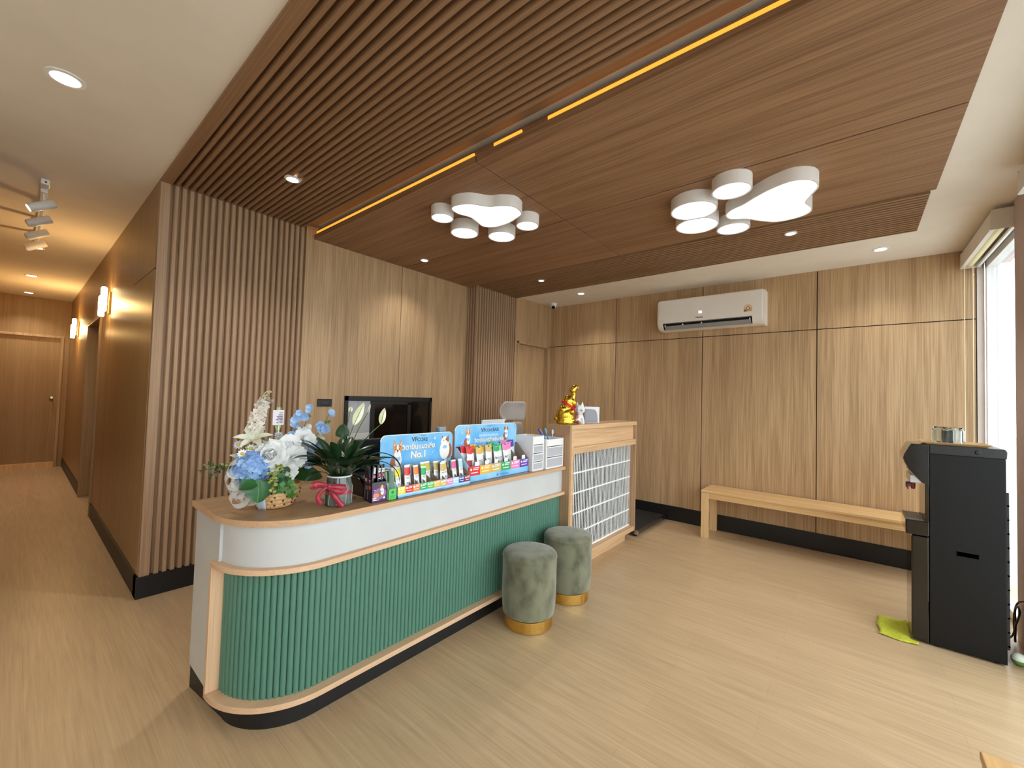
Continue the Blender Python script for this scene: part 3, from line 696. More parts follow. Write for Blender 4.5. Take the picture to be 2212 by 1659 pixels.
def spline(pts, n=8):
    out = []; m = len(pts); V = [Vector(p) for p in pts]
    for i in range(m - 1):
        p0, p1, p2, p3 = V[max(i - 1, 0)], V[i], V[i + 1], V[min(i + 2, m - 1)]
        for j in range(n):
            t = j / n; out.append(0.5 * ((2 * p1) + (p2 - p0) * t + (2 * p0 - 5 * p1 + 4 * p2 - p3) * t * t + (3 * p1 - p0 - 3 * p2 + p3) * t ** 3))
    out.append(V[-1]); return out
pc = thing('power_cord', 'black power cord looped behind the water dispenser and plugged into the mauve pier', 'cord', (4.85, 3.65, 0))
obj('cable', MB().tube(spline(pts), 0.0055, 8), BLACK, pc, smooth=60)
obj('plug', MB().box(4.866, 4.8795, 3.535, 3.575, 0.30, 0.34), BLACK, pc, bevel=0.004)
bt = thing('toy_ball', 'small white and green ball on the floor behind the dispenser', 'ball', (4.80, 3.36, 0.0))
obj('upper_half', MB().lathe([(0.036 * math.cos(a), 0.036 + 0.036 * math.sin(a)) for a in [PI / 2 * k / 8 * 0.98 for k in range(9)]], (0, 0, 0), 24), mat('white_rubber', (226, 232, 220), 0.6), bt, smooth=60, local=True)
obj('lower_half', MB().lathe([(0.036 * math.cos(a), 0.036 + 0.036 * math.sin(a)) for a in [-PI / 2 * (8 - k) / 8 * 0.98 for k in range(9)]], (0, 0, 0), 24), mat('green_rubber', (110, 150, 70), 0.6), bt, smooth=60, local=True)

# ---------------------------------------------------------------- air conditioner
ACW = noise_mat('ac_shell', (238, 232, 224), (234, 228, 220), 4, 0.35)
ac = thing('air_conditioner', 'white split air conditioner mounted high on the panelled wall', 'air conditioner', (2.6, YB, 2.68))
ax0, ax1 = 2.02, 3.225
pr = [(4.94, 2.87), (4.735, 2.866), (4.722, 2.852), (4.718, 2.70), (4.716, 2.585), (4.724, 2.54), (4.748, 2.50), (4.785, 2.475), (4.83, 2.468), (4.94, 2.475)]
pf = [(4.94, 2.87), (4.735, 2.866), (4.722, 2.852), (4.718, 2.70), (4.716, 2.585), (4.720, 2.565), (4.80, 2.565), (4.80, 2.5), (4.775, 2.479), (4.83, 2.468), (4.94, 2.475)]
b = MB(); pc_ = (4.85, 2.68); ends = [(0.0, .90), (.006, .945), (.016, .975), (.03, .993), (.045, 1.0), (.08, 1.0)]
b.grid([[(ax0 + q, 4.94 + (y - 4.94) * (1 - (1 - s) * .5), pc_[1] + (z - pc_[1]) * s) for y, z in pr] for q, s in ends], close_v=True); b.prism([(4.94 + (y - 4.94) * .95, pc_[1] + (z - pc_[1]) * .9) for y, z in pr], ax0, ax0 + .001, 'x'); b.prism(pf, ax0 + 0.08, ax1 - 0.11, 'x'); b.prism(pr, ax1 - 0.11, ax1 - 0.012, 'x'); obj('casing', b, ACW, ac, smooth=30)
b = MB(); b.prism([(y + 0.012 if y < 4.9 else y, z - 0.006) for y, z in pr], ax1 - 0.012, ax1 + 0.012, 'x'); obj('side_cap', b, ACW, ac, smooth=30)
obj('outlet_hollow', MB().box(ax0 + 0.08, ax1 - 0.11, 4.781, 4.80, 2.50, 2.566), mat('outlet_black', (10, 10, 10), 0.7), ac)
b = MB(); b.prism([(4.732, 2.525), (4.738, 2.530), (4.785, 2.492), (4.779, 2.487)], ax0 + 0.10, ax1 - 0.13, 'x'); obj('louver', b, mat('grey_louver', (150, 150, 150), 0.4), ac)
for k, x in enumerate((ax0 + 0.10, ax0 + 0.32, ax0 + 0.545, ax1 - 0.135)):
    b = MB(); b.prism([(4.728, 2.53), (4.74, 2.548), (4.79, 2.51), (4.785, 2.488)], x - 0.006, x + 0.006, 'x'); obj('louver_bracket', b, WHITEP, ac)
pts = [(ax0 + 0.35 + 0.5 * k / 16, 4.7155, 2.612 + 0.02 * math.sin(PI * k / 16) - 0.0) for k in range(17)]
obj('crease_line', MB().tube(pts, 0.0012, 5), ACW, ac)
lettering('brand_lettering', 'Hisense', 0.026, (2.545, 4.7145, 2.605), mat('ac_grey_print', (60, 58, 56), 0.5), ac, '-y', bold=0.0006)
lettering('temperature_display', '26', 0.042, (2.555, 4.7150, 2.668), mat('ac_led', (255, 255, 255), 0.5, emit=(255, 240, 250), estr=1.3), ac, '-y', bold=0.0012)
def disc(mb, c, r, y, a0=0, a1=2 * PI, n=24):
    p = [(c[0] + r * math.cos(a0 + (a1 - a0) * k / n), c[1] + r * math.sin(a0 + (a1 - a0) * k / n)) for k in range(n + (0 if a1 - a0 > 6.2 else 1))]
    return mb.prism(p, y - 0.0008, y, 'y')
b = MB(); c = (3.075, 2.655); disc(b, c, 0.043, 4.7165, 0, PI); b.box(c[0] - 0.043, c[0] + 0.043, 4.7157, 4.7165, c[1] - 0.038, c[1])
lb = obj('energy_label', b, mat('label_tan', (206, 178, 128), 0.5), ac)
b = MB(); disc(b, c, 0.036, 4.7156, 0, PI); obj('label_arc', b, mat('label_pale', (226, 214, 190), 0.5), lb); b = MB(); disc(b, c, 0.022, 4.7147); obj('label_ring', b, mat('label_orange', (206, 110, 56), 0.5), lb); b = MB(); disc(b, c, 0.012, 4.7138); obj('label_centre', b, mat('label_cream', (238, 222, 196), 0.5), lb)
obj('label_stripe', MB().box(c[0] - 0.04, c[0] - 0.014, 4.7148, 4.7157, c[1] - 0.034, c[1] - 0.022), mat('label_dark', (60, 54, 60), 0.5), lb)

# ---------------------------------------------------------------- security camera
sc_ = thing('security_camera', 'small white dome security camera in the ceiling corner', 'camera', (0.39, 4.70, ZC))
obj('mount', MB().lathe([(0.046, -0.034), (0.050, -0.028), (0.054, -0.004), (0.052, 0.0)], (0, 0, 0), 28), WHITEP, sc_, smooth=50, local=True)
obj('eyeball', MB().ball((0, -0.006, -0.045), 0.042, 22, 14), WHITEP, sc_, smooth=60, local=True)
M = Matrix.Rotation(math.radians(128), 3, 'X') @ Matrix.Rotation(0.0, 3, 'Z'); M = Matrix.Rotation(math.radians(38), 3, 'Z') @ M
obj('lens_window', MB().lathe([(0.030, 0.0), (0.029, 0.034), (0.02, 0.0405), (0.004, 0.043)], (0, -0.006, -0.045), 24, True, M), mat('camera_lens', (5, 5, 6), 0.08), sc_, smooth=50, local=True)

# ---------------------------------------------------------------- platform scale on the floor
ps = thing('platform_scale', 'low black floor platform with metal edge behind the lattice cabinet', 'floor scale', (1.6, 4.44, 0))
obj('deck', MB().box(1.10, 2.10, 3.97, 4.90, 0.045, 0.064), noise_mat('rubber_black', (20, 20, 21), (26, 26, 27), 200, 0.8), ps, bevel=0.003)
b = MB(); b.box(2.10, 2.122, 3.955, 4.915, 0.028, 0.064); b.box(1.08, 2.122, 3.955, 3.97, 0.028, 0.064); b.box(1.08, 2.122, 4.90, 4.915, 0.028, 0.064); b.box(1.08, 1.10, 3.955, 4.915, 0.028, 0.064)
obj('edge_frame', b, mat('dark_steel', (90, 94, 102), 0.25, 0.9), ps, bevel=0.002)
obj('corner_cap', MB().box(2.085, 2.125, 3.95, 3.985, 0.026, 0.066), CH, ps, bevel=0.003)
for fx in (1.14, 2.085):
    for fy in (3.99, 4.875):
        f = obj('foot', MB().lathe([(0.022, 0), (0.022, 0.010), (0.014, 0.014)], (fx, fy, 0), 16), BLACK, ps); obj('foot_screw', MB().lathe([(0.007, 0.012), (0.007, 0.046)], (fx, fy, 0), 10), CH, f, smooth=40)

# ---------------------------------------------------------------- switch plate, office chair, counter clutter behind
sw = thing('wall_switch', 'black wall switch plate on the smooth wooden panel above the flowers', 'switch', (0.0, 1.318, 1.44))
obj('plate', MB().box(0.0, 0.010, 1.245, 1.392, 1.403, 1.478), mat('switch_black', (26, 24, 26), 0.4), sw, bevel=0.004)
obj('rocker', MB().box(0.009, 0.014, 1.283, 1.358, 1.42, 1.462), mat('switch_rocker', (34, 31, 33), 0.3), sw, bevel=0.002)
MESH = noise_mat('grey_chair_mesh', (204, 197, 190), (192, 185, 178), 220, 0.8); CHF = mat('chair_frame_grey', (120, 118, 116), 0.5)
oc = thing('office_chair', 'grey mesh office chair with headrest behind the desk', 'office chair', (0.95, 3.01, 0), (0, 0, 0))
def pad(cx, w, z0, z1, d, curl, topx=0.0, n=10, m=8, tap=0.82, pw=2.6):
    rows = []
    for i in range(m + 1):
        v = i / m; z = z0 + (z1 - z0) * v; e = (1 - abs(2 * v - 1) ** pw * (1 - tap))
        rows.append([(cx + topx * v + curl * (2 * v - 1) ** 2 + d * (2 * j / n - 1) ** 2, w / 2 * e * (2 * j / n - 1), z) for j in range(n + 1)])
    return MB().grid(rows)
b = pad(-0.02, 0.47, 1.285, 1.50, 0.085, 0.035, 0.015, tap=.72)
obj('headrest', b, MESH, oc, smooth=60, solid=0.026, local=True, sub=1)
obj('backrest', pad(-0.02, 0.56, 0.58, 1.265, 0.05, 0.03, -0.03, tap=0.8), MESH, oc, smooth=60, solid=0.03, local=True, sub=1)
b = MB(); b.tube(spline([(-0.06, 0, 0.45), (-0.10, 0, 0.6), (-0.085, 0, 0.95), (-0.095, 0, 1.25), (-0.05, 0, 1.39)]), 0.02, 10); obj('back_spine', b, CHF, oc, smooth=50, local=True)
rows = [[(0.02 + 0.46 * i / 8, -0.24 + 0.48 * j / 8, 0.475 + 0.012 * math.sin(PI * j / 8) - 0.03 * max(0, i / 8 - 0.75)) for j in range(9)] for i in range(9)]
obj('seat', MB().grid(rows), MESH, oc, smooth=60, solid=0.06, local=True)
for s in (-1, 1): obj('armrest', MB().tube(spline([(0.16, s * 0.25, 0.45), (0.16, s * 0.275, 0.6), (0.13, s * 0.275, 0.66), (0.30, s * 0.275, 0.67)]), 0.018, 8), CHF, oc, smooth=50, local=True)
obj('gas_column', MB().lathe([(0.03, 0.10), (0.03, 0.28), (0.02, 0.281), (0.02, 0.45)], (0.24, 0, 0), 18), CHF, oc, smooth=40, local=True)
for k in range(5):
    a = 2 * PI * k / 5; lg = obj('base_leg', MB().tube([(0.24, 0, 0.12), (0.24 + 0.28 * math.cos(a), 0.28 * math.sin(a), 0.075)], [0.025, 0.016], 8), CHF, oc, smooth=40, local=True)
    obj('caster', MB().lathe([(0.012, -0.02), (0.028, -0.018), (0.028, 0.018), (0.012, 0.02)], (0.24 + 0.28 * math.cos(a), 0.28 * math.sin(a), 0.0285), 16, True, Matrix.Rotation(PI / 2, 3, 'X')), BLACK, lg, local=True, smooth=40)
# ================================================================ things on the counter
def M_(name, c, r=0.5, **k): return mat(name, c, r, **k)
# ---------------------------------------------------------------- flower basket
bx, by = 1.745, 0.235
VIEW = Vector((2.28, -0.86, 0.32)).normalized()
fb = thing('flower_basket', 'basket of white and blue artificial flowers on the rounded end of the counter', 'flower arrangement', (bx, by, T))
# woven bowl
WICK = noise_mat('woven_wicker', (228, 184, 132), (204, 156, 104), 40, 0.6)
b = MB(); n = 26
def brad(z): return 0.078 + 0.040 * math.sin(min(1, z / 0.10) * PI * 0.5) - 0.006 * max(0, z - 0.08) / 0.03
b.lathe([(brad(z) - 0.006, z + 0.004) for z in (0, 0.02, 0.05, 0.08, 0.105)], (bx, by, T), 40); b.cur = 0
for r in range(5):
    z0 = 0.003 + r * 0.021
    for k in range(n):
        a0 = 2 * PI * (k + 0.5 * (r % 2)) / n; rows = []
        for i in range(5):
            u = i / 4; a = a0 + (2 * PI / n) * (u - 0.5) * 1.12; out = 0.005 * math.sin(PI * u)
            rows.append([(bx + (brad(z0 + v * 0.021) + out * (1 - abs(2 * v - 1) ** 3) - 0.003) * math.cos(a), by + (brad(z0 + v * 0.021) + out * (1 - abs(2 * v - 1) ** 3) - 0.003) * math.sin(a), T + z0 + v * 0.0205) for v in (0, 0.15, 0.5, 0.85, 1)])
        b.grid(rows)
bk = obj('basket', b, WICK, fb, smooth=60)
b = MB()
b.tube([(bx + 0.112 * math.cos(2 * PI * k / 40), by + 0.112 * math.sin(2 * PI * k / 40), T + 0.108) for k in range(41)], 0.007, 8)
obj('basket_rim', b, WICK, bk, smooth=60)
b = MB()
for r in range(4):
    for k in range(n):
        if (k + r) % 2: continue
        a = 2 * PI * (k + 0.5 * (r % 2)) / n + PI / n; z = T + 0.014 + r * 0.021 + 0.008
        for q in range(1): b.ball((bx + (brad(z - T) + 0.0005) * math.cos(a), by + (brad(z - T) + 0.0005) * math.sin(a), z), 0.0045, 6, 4)
obj('dark_wire_knot', b, BLACK, bk)
SATIN = mat('pale_blue_satin', (196, 210, 226), 0.3, sheen=0.3); ORG = mat('sheer_organza', (240, 242, 242), 0.4, alpha=0.5)
rows = []
for i in range(7):
    t = i / 6; z = T + 0.10 - 0.10 * t; a0 = -0.92 - 0.10 * t
    rows.append([(bx + (brad(z - T) + 0.008) * math.cos(a0 + 0.52 * q), by + (brad(z - T) + 0.008) * math.sin(a0 + 0.52 * q), z + 0.001) for q in (-0.5, -0.25, 0, 0.25, 0.5)])
obj('satin_ribbon', MB().grid(rows), SATIN, bk, smooth=60, solid=0.001)
def loop_ribbon(mb, c, size, w, tilt, dirv):
    rows = []; d = Vector(dirv).normalized(); n = Vector((0.94, -0.34, 0)); s = n.cross(d)
    for k in range(17):
        a = 2 * PI * k / 16; p = Vector(c) + d * (size * (0.5 - 0.5 * math.cos(a))) + s * (size * 0.45 * math.sin(a)) + n * 0.006 * math.sin(a)
        rows.append([p + n * (w * (q - 0.5)) + s * tilt * (q - .5) for q in (0, 0.5, 1)])
    mb.grid(rows)
b = MB()
for c, sz, d in (((1.82, .075, 1.165), .075, (-.1, -.6, .25)), ((1.82, .075, 1.15), .085, (-.1, -.7, -.35)), ((1.82, .075, 1.12), .08, (-.1, -.5, -.7)), ((1.82, .08, 1.10), .08, (.0, -.25, -.9)), ((1.835, .095, 1.085), .075, (.1, -.2, -.95)), ((1.82, .07, 1.13), .06, (.2, -.8, -.1)), ((1.82, .08, 1.07), .075, (0, -.6, -.6))):
    loop_ribbon(b, c, sz, 0.034, 0.02, d)
obj('organza_bow', b, ORG, fb, smooth=60)
b = MB(); loop_ribbon(b, (1.815, .07, 1.16), .06, .04, .01, (-.1, -.45, .35)); obj('satin_loop', b, SATIN, fb, smooth=60)
# leaves
LEAF = noise_mat('monstera_green', (22, 70, 34), (44, 104, 48), 14, 0.3, 3); LEAF2 = noise_mat('dark_green_leaf', (30, 66, 26), (58, 96, 40), 12, 0.4); LIME = noise_mat('lime_foliage', (96, 150, 40), (140, 180, 60), 30, 0.5); EUC = noise_mat('eucalyptus_green', (50, 104, 52), (86, 134, 76), 30, 0.5)
def heart(t): return (math.sin(PI * t ** 0.55) ** 0.6) * (1.0 if t > 0.02 else 0.5)
def notched(t): return heart(t) * (1 - 0.16 * max(0, math.sin(t * 26)) * (t > 0.25))
b = MB().petal((1.872, 0.113, 1.130), (0.16, -0.06, -0.92), (0.86, -0.42, 0.3), 0.108, 0.135, -0.25, 0.18, notched, 22, 8)
b.petal((1.868, 0.10, 1.126), (0.05, -0.72, -0.25), (0.8, -0.3, 0.6), 0.072, 0.07, -0.4, 0.2, heart, 8, 6)
obj('monstera_leaf', b, LEAF, fb, smooth=60)
b = MB(); b.tube(spline([(1.874, 0.113, 1.131), (1.891, 0.109, 1.10), (1.9, 0.105, 1.065), (1.898, 0.102, 1.03)]), 0.0016, 5)
obj('leaf_vein', b, mat('leaf_vein_green', (96, 150, 84), 0.4), fb)
b = MB().petal((1.75, 0.30, 1.135), (0.05, 0.9, -0.22), (0.85, -0.2, 0.5), 0.20, 0.10, -0.35, 0.15, heart, 10, 6)
b.petal((1.72, 0.28, 1.15), (-0.2, 0.85, 0.1), (0.7, -0.2, 0.7), 0.15, 0.08, -0.5, 0.15, heart, 8, 6)
obj('broad_leaf', b, LEAF2, fb, smooth=60)
b = MB()
for k in range(46):
    a = random.uniform(0, 2 * PI); r = random.uniform(0.02, 0.11)
    p = Vector((bx + r * math.cos(a) * 0.9, by - 0.02 + r * math.sin(a), 1.10 + random.uniform(0, 0.12)))
    b.petal(p, (math.cos(a), math.sin(a), random.uniform(-0.2, 0.9)), (0, 0, 1), 0.07, 0.032, -0.5, 0.2, None, 4, 2)
obj('filler_foliage', b, LEAF2, fb, smooth=60)
def sprig(mb, pts, n, L, W):
    c = spline(pts, 6)
    mb.tube(c, 0.0014, 5)
    for k in range(n):
        i = int((k + 0.5) / n * (len(c) - 1)); d = (c[min(i + 1, len(c) - 1)] - c[max(i - 1, 0)]).normalized()
        o = d.orthogonal(); o.rotate(Matrix.Rotation(k * 2.4 + 0.5, 3, d)); mb.petal(c[i], d * 0.5 + o, d.cross(o) + VIEW * 0.7, L, W, -0.3, 0.1, None, 3, 2)
b = MB()
sprig(b, [(1.84, .22, 1.14), (1.87, .235, 1.11), (1.88, .255, 1.07), (1.875, .26, 1.03)], 14, .034, .026); sprig(b, [(1.86, .20, 1.14), (1.885, .20, 1.10), (1.885, .205, 1.06)], 12, .034, .028)
obj('eucalyptus_sprig', b, EUC, fb, smooth=60)
b = MB(); sprig(b, [(1.83, .26, 1.12), (1.855, .265, 1.09), (1.865, .275, 1.05), (1.865, .275, 1.02)], 22, .022, .014); sprig(b, [(1.83, .25, 1.13), (1.86, .255, 1.09), (1.87, .265, 1.06)], 16, .022, .014)
obj('fern_sprig', b, LIME, fb, smooth=60)
b = MB()
for e in ((1.70, -0.08, 1.17), (1.70, -0.04, 1.13), (1.69, -0.06, 1.20)): sprig(b, [(1.74, .08, 1.15), (1.72, .02, 1.175), e], 20, .02, .008)
obj('fern_sprig', b, LEAF2, fb, smooth=60)
# blooms
IVORY = noise_mat('ivory_petal', (226, 218, 206), (210, 200, 188), 20, 0.6); PURE = noise_mat('white_petal', (240, 240, 239), (230, 232, 232), 12, 0.6); LILY = noise_mat('lily_petal', (226, 226, 208), (212, 214, 190), 14, 0.5); BLUE = noise_mat('sky_blue_petal', (126, 164, 218), (154, 188, 232), 22, 0.6); PBLUE = noise_mat('pale_blue_petal', (160, 192, 232), (184, 208, 238), 22, 0.6); YG = noise_mat('yellow_green_bud', (214, 222, 142), (196, 208, 116), 60, 0.6); YEL = mat('daisy_yellow', (232, 196, 50), 0.6); STEM = mat('stem_green', (92, 122, 62), 0.6)
def rnd(a): return random.uniform(-a, a)
# larkspur spike
b = MB(); ax = spline([(1.72, .135, 1.34), (1.72, .15, 1.42), (1.715, .175, 1.49)], 12)
for k in range(30):
    t = k / 29; c = ax[int(t * (len(ax) - 1))]; a = k * 2.4; rr = 0.036 * (1 - 0.55 * t)
    out = Vector((math.cos(a), math.sin(a), 0.25)); b.flower(c + out * rr * 0.7, out + VIEW * 0.5, 5, 0.027, 0.02, 1.0, -0.4, 0.3, None, k)
for p, s in (((1.725, .187, 1.495), .024), ((1.725, .205, 1.487), .022), ((1.72, .152, 1.478), .02)):
    b.flower(p, VIEW + Vector((0, .3, .3)), 4, s * 1.2, s, 0.6, 0.5, 0.4)
obj('larkspur_spike', b, IVORY, fb, smooth=150)
b = MB(); b.tube(spline([(1.715, .168, 1.48), (1.71, .172, 1.52), (1.71, .185, 1.54), (1.71, .208, 1.545)]), [0.003] * 24 + [.0015], 6)
for k in range(9): b.ball((1.71, .170 + .0045 * k, 1.512 + .004 * k + rnd(.006)), 0.005, 6, 5)
obj('spike_tip', b, mat('dried_green', (190, 182, 146), 0.7), fb, smooth=60)
# lily, open and bud
lp = lambda t: math.sin(PI * min(1, 0.08 + .92 * t) ** 0.9) ** 0.8
b = MB().flower((1.77, .118, 1.31), VIEW * 0.55 + Vector((0, -.15, .75)), 6, 0.088, 0.036, 1.05, -0.55, 0.35, lp, 0.35, 7, 4)
b.flower((1.79, .165, 1.285), VIEW + Vector((0, .1, .3)), 4, 0.06, 0.052, 0.5, 0.6, 0.5, lp, 0.2, 6, 4)
obj('lily', b, LILY, fb, smooth=150)
b = MB(); b.petal((1.75, .09, 1.225), (0, -.9, .18), VIEW, 0.07, 0.022, .2, .4, lp); b.petal((1.75, .10, 1.21), (.1, -.7, -.15), VIEW, 0.06, 0.026, .2, .4, lp); obj('lily_petal_tip', b, LILY, fb, smooth=60)
b = MB()
for k in range(5): b.petal((1.715, .247, 1.34), (0.1 * math.cos(k * 1.26), 0.17 * math.sin(k * 1.26), 1), (math.cos(k * 1.26 + PI), math.sin(k * 1.26 + PI), 0.1), 0.125, 0.034, 0.12, 0.5, lp, 6, 4)
obj('lily_bud', b, mat('bud_green', (206, 220, 160), 0.55), fb, smooth=60)
b = MB().flower((1.735, .43, 1.28), Vector((.5, .8, .2)), 5, 0.075, 0.034, 0.75, -0.2, 0.3, lp); obj('lily', b, LILY, fb, smooth=150)
# rose
b = MB(); o = Vector((1.835, .172, 1.235)); F = VIEW + Vector((0, 0, .12))
rp = lambda t: math.sin(PI * min(1, 0.15 + .72 * t)) ** 0.45
b.ball(o + F.normalized() * .028, .012, 14, 10, (1, 1, 1.2))
for q, (n_, L, W, op, cu) in enumerate(((3, .050, .040, .10, .55), (4, .053, .050, .26, .35), (5, .057, .058, .46, .15), (6, .063, .066, .72, -.05), (6, .072, .074, 1.02, -.25), (7, .080, .080, 1.34, -.4))):
    b.flower(o - F.normalized() * .004 * q, F, n_, L, W, op, cu, 0.35, rp, q * .83, 8, 8, 0.012)
obj('white_rose', b, PURE, fb, smooth=150)
# ruffled white blooms
b = MB(); gp = lambda t: min(1, 0.25 + t * 1.3) * (1 if t < .85 else .86)
for c, f, s, ph in (((1.80, .272, 1.272), (.3, -.1, .1), 1.0, .3), ((1.775, .352, 1.288), (0, .5, .3), 1.15, 1.0), ((1.825, .285, 1.215), (.2, .3, -.2), 1.1, .6), ((1.83, .245, 1.15), (.3, 0, -.6), 1.05, 0), ((1.80, .30, 1.24), (0, .6, 0), .9, .2)):
    b.flower(c, VIEW + Vector(f), 5, 0.055 * s, 0.062 * s, 1.12, -0.3, 0.15, gp, ph, 5, 6, 0.05); b.flower(Vector(c) + VIEW * 0.006, VIEW + Vector(f), 3, 0.034 * s, 0.042 * s, 0.6, 0.2, 0.4, gp, ph + .5, 4, 5, 0.05)
obj('ruffled_bloom', b, PURE, fb, smooth=150)
# hydrangea head
b = MB(); c = Vector((1.80, .108, 1.175))
for k in range(105):
    z = 1 - 2 * (k + .5) / 105; a = k * 2.39996; r = math.sqrt(1 - z * z); d = Vector((r * math.cos(a), r * math.sin(a), z))
    if d.dot(VIEW) < -0.35: continue
    b.flower(c + Vector((d.x * .07, d.y * .07, d.z * .075)), d + Vector((rnd(.35), rnd(.35), rnd(.35))), 4, 0.021, 0.023, 1.15, -0.25, 0.25, rp, k, 3, 3)
obj('hydrangea_head', b, BLUE, fb, smooth=60)
obj('hydrangea_core', MB().ball(c, 0.062, 18, 12), BLUE, fb, smooth=60)
# daisies
DAISY = mat('daisy_white', (238, 240, 246), 0.6); DAISB = mat('daisy_lilac', (196, 208, 238), 0.6)
for c, m_, f in (((1.805, .062, 1.247), DAISY, (0, 0, .1)), ((1.785, .102, 1.266), DAISY, (0, .1, .3)), ((1.745, .063, 1.283), DAISB, (0, -.2, .4)), ((1.745, .240, 1.297), DAISB, (0, 0, .5)), ((1.725, .248, 1.318), DAISB, (0, .2, .5))):
    b = MB().flower(c, VIEW + Vector(f), 11, 0.024, 0.010, 1.35, -0.2, 0.1, None, c[1] * 9, 3, 2); d = obj('daisy', b, m_, fb, smooth=60)
    obj('daisy_eye', MB().ball(Vector(c) + (VIEW + Vector(f)).normalized() * .004, 0.008, 10, 6), YEL, d, smooth=60)
# blue blossoms on the right
b = MB()
for p, s in (((1.70, .411, 1.462), .9), ((1.715, .395, 1.445), .6), ((1.72, .345, 1.412), 1.1), ((1.72, .38, 1.412), 1.0), ((1.725, .325, 1.40), .9), ((1.725, .33, 1.37), 1.0), ((1.74, .345, 1.352), .8), ((1.74, .319, 1.34), .9), ((1.77, .273, 1.309), 1.2), ((1.755, .295, 1.315), 1.0), ((1.775, .437, 1.258), .9), ((1.80, .374, 1.245), 1.0), ((1.80, .347, 1.214), 1.1), ((1.79, .372, 1.20), 1.0), ((1.785, .37, 1.169), 1.1), ((1.785, .345, 1.165), 1.0), ((1.74, .464, 1.348), 1.2), ((1.735, .45, 1.36), 1.1), ((1.745, .48, 1.34), 1.1), ((1.72, .517, 1.43), .9), ((1.715, .525, 1.42), .8), ((1.73, .345, 1.43), .8)):
    b.flower(p, VIEW + Vector((rnd(.5), rnd(.6), rnd(.5))), 5, 0.030 * s, 0.027 * s, 0.95, 0.1, 0.35, rp, rnd(3), 4, 3)
obj('blue_blossom', b, PBLUE, fb, smooth=150)
b = MB()
for p, f in (((1.75, .335, 1.335), (0, 0, .6)), ((1.75, .355, 1.33), (0, .4, .5)), ((1.75, .382, 1.343), (0, .3, .7))): b.flower(p, VIEW * .5 + Vector(f), 4, .034, .03, .5, .6, .5, rp, 0, 5, 4)
obj('white_bud', b, PURE, fb, smooth=150)
b = MB()
for pts in ([(1.74, .30, 1.20), (1.73, .37, 1.35), (1.705, .405, 1.45)], [(1.74, .28, 1.2), (1.725, .32, 1.32), (1.72, .35, 1.41)], [(1.75, .32, 1.2), (1.74, .43, 1.30), (1.72, .515, 1.425)], [(1.77, .32, 1.18), (1.785, .38, 1.23), (1.775, .435, 1.255)], [(1.74, .25, 1.2), (1.715, .247, 1.35)], [(1.74, .14, 1.2), (1.72, .135, 1.36)]): b.tube(spline(pts), 0.002, 5)
for p in ((1.72, .39, 1.425), (1.735, .495, 1.385)):
    for k in range(4): b.petal(p, (rnd(1), rnd(1), rnd(1)), VIEW, .03, .012, .2, .1)
obj('stem', b, STEM, fb, smooth=60)
b = MB()
for p0, p1, n_ in (((1.895, .182, 1.182), (1.91, .157, 1.068), 30), ((1.895, .16, 1.165), (1.905, .145, 1.11), 9), ((1.885, .185, 1.19), (1.895, .212, 1.17), 8), ((1.76, .075, 1.205), (1.725, .008, 1.183), 12), ((1.77, .09, 1.27), (1.77, .075, 1.255), 5)):
    for k in range(n_):
        p = Vector(p0).lerp(Vector(p1), k / n_) + Vector((rnd(.008), rnd(.013), rnd(.008))); b.flower(p, VIEW + Vector((rnd(.6), rnd(.6), rnd(.6))), 6, .013, .013, .6, .7, .4, rp, k, 3, 2)
obj('yellow_green_bud', b, YG, fb, smooth=60)
ct = obj('message_card', MB().box(1.7425, 1.7435, .209, .262, 1.372, 1.448), mat('card_lilac', (226, 218, 230), 0.5), fb)
b = MB()
for k, w in enumerate((.018, .022, .03, .026, .032, .024, .03)): b.box(1.7435, 1.7438, .257 - w, .257, 1.432 - k * .008 - (.003 if k else 0), 1.434 - k * .008 + (.002 if not k else 0))
obj('printed_line', b, mat('ink_grey', (110, 104, 116), 0.6), ct)
obj('card_holder', MB().tube([(1.744, .236, 1.25), (1.745, .238, 1.40)], 0.0022, 6), mat('clear_holder', (226, 228, 230), 0.2), fb)

# ---------------------------------------------------------------- peace lily in a glass jar
jx, jy = 1.935, 0.475
pl = thing('peace_lily', 'peace lily plant in a glass jar tied with a red ribbon, beside the flower basket', 'potted plant', (jx, jy, T))
SMOKE = noise_mat('smoky_glass_pot', (120, 124, 120), (52, 54, 50), 30, 0.08, 3, 0, (1, 1, 0.12), spec=0.8)
jar = obj('glass_jar', MB().lathe([(0.060, 0.0), (0.066, 0.004), (0.068, 0.02), (0.068, 0.10), (0.060, 0.122), (0.058, 0.150), (0.055, 0.150), (0.055, 0.13)], (jx, jy, T), 40), SMOKE, pl, smooth=50)
obj('jar_rim', MB().tube([(jx + .059 * math.cos(2 * PI * k / 40), jy + .059 * math.sin(2 * PI * k / 40), T + .15) for k in range(41)], .0045, 8), mat('white_rim', (226, 230, 232), 0.15), jar, smooth=60)
obj('soil', MB().lathe([(0.054, 0.128), (0.054, 0.14)], (jx, jy, T), 28), mat('potting_soil', (34, 26, 20), 0.95), pl)
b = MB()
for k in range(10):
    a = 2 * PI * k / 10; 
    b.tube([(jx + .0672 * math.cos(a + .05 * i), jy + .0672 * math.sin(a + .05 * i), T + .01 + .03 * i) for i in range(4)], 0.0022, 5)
obj('painted_jar_glint', b, mat('jar_highlight', (176, 182, 176), 0.1), jar, smooth=60)  # raised pale lines; highlights on the glass put in as colour
RED = noise_mat('crimson_ribbon', (150, 20, 44), (172, 34, 58), 30, 0.35, sheen=0.3)
rb = obj('ribbon_band', MB().lathe([(.0655, .060), (.0695, .061), (.0665, .092), (.062, .093)], (jx, jy, T), 40, False), RED, pl, smooth=50)
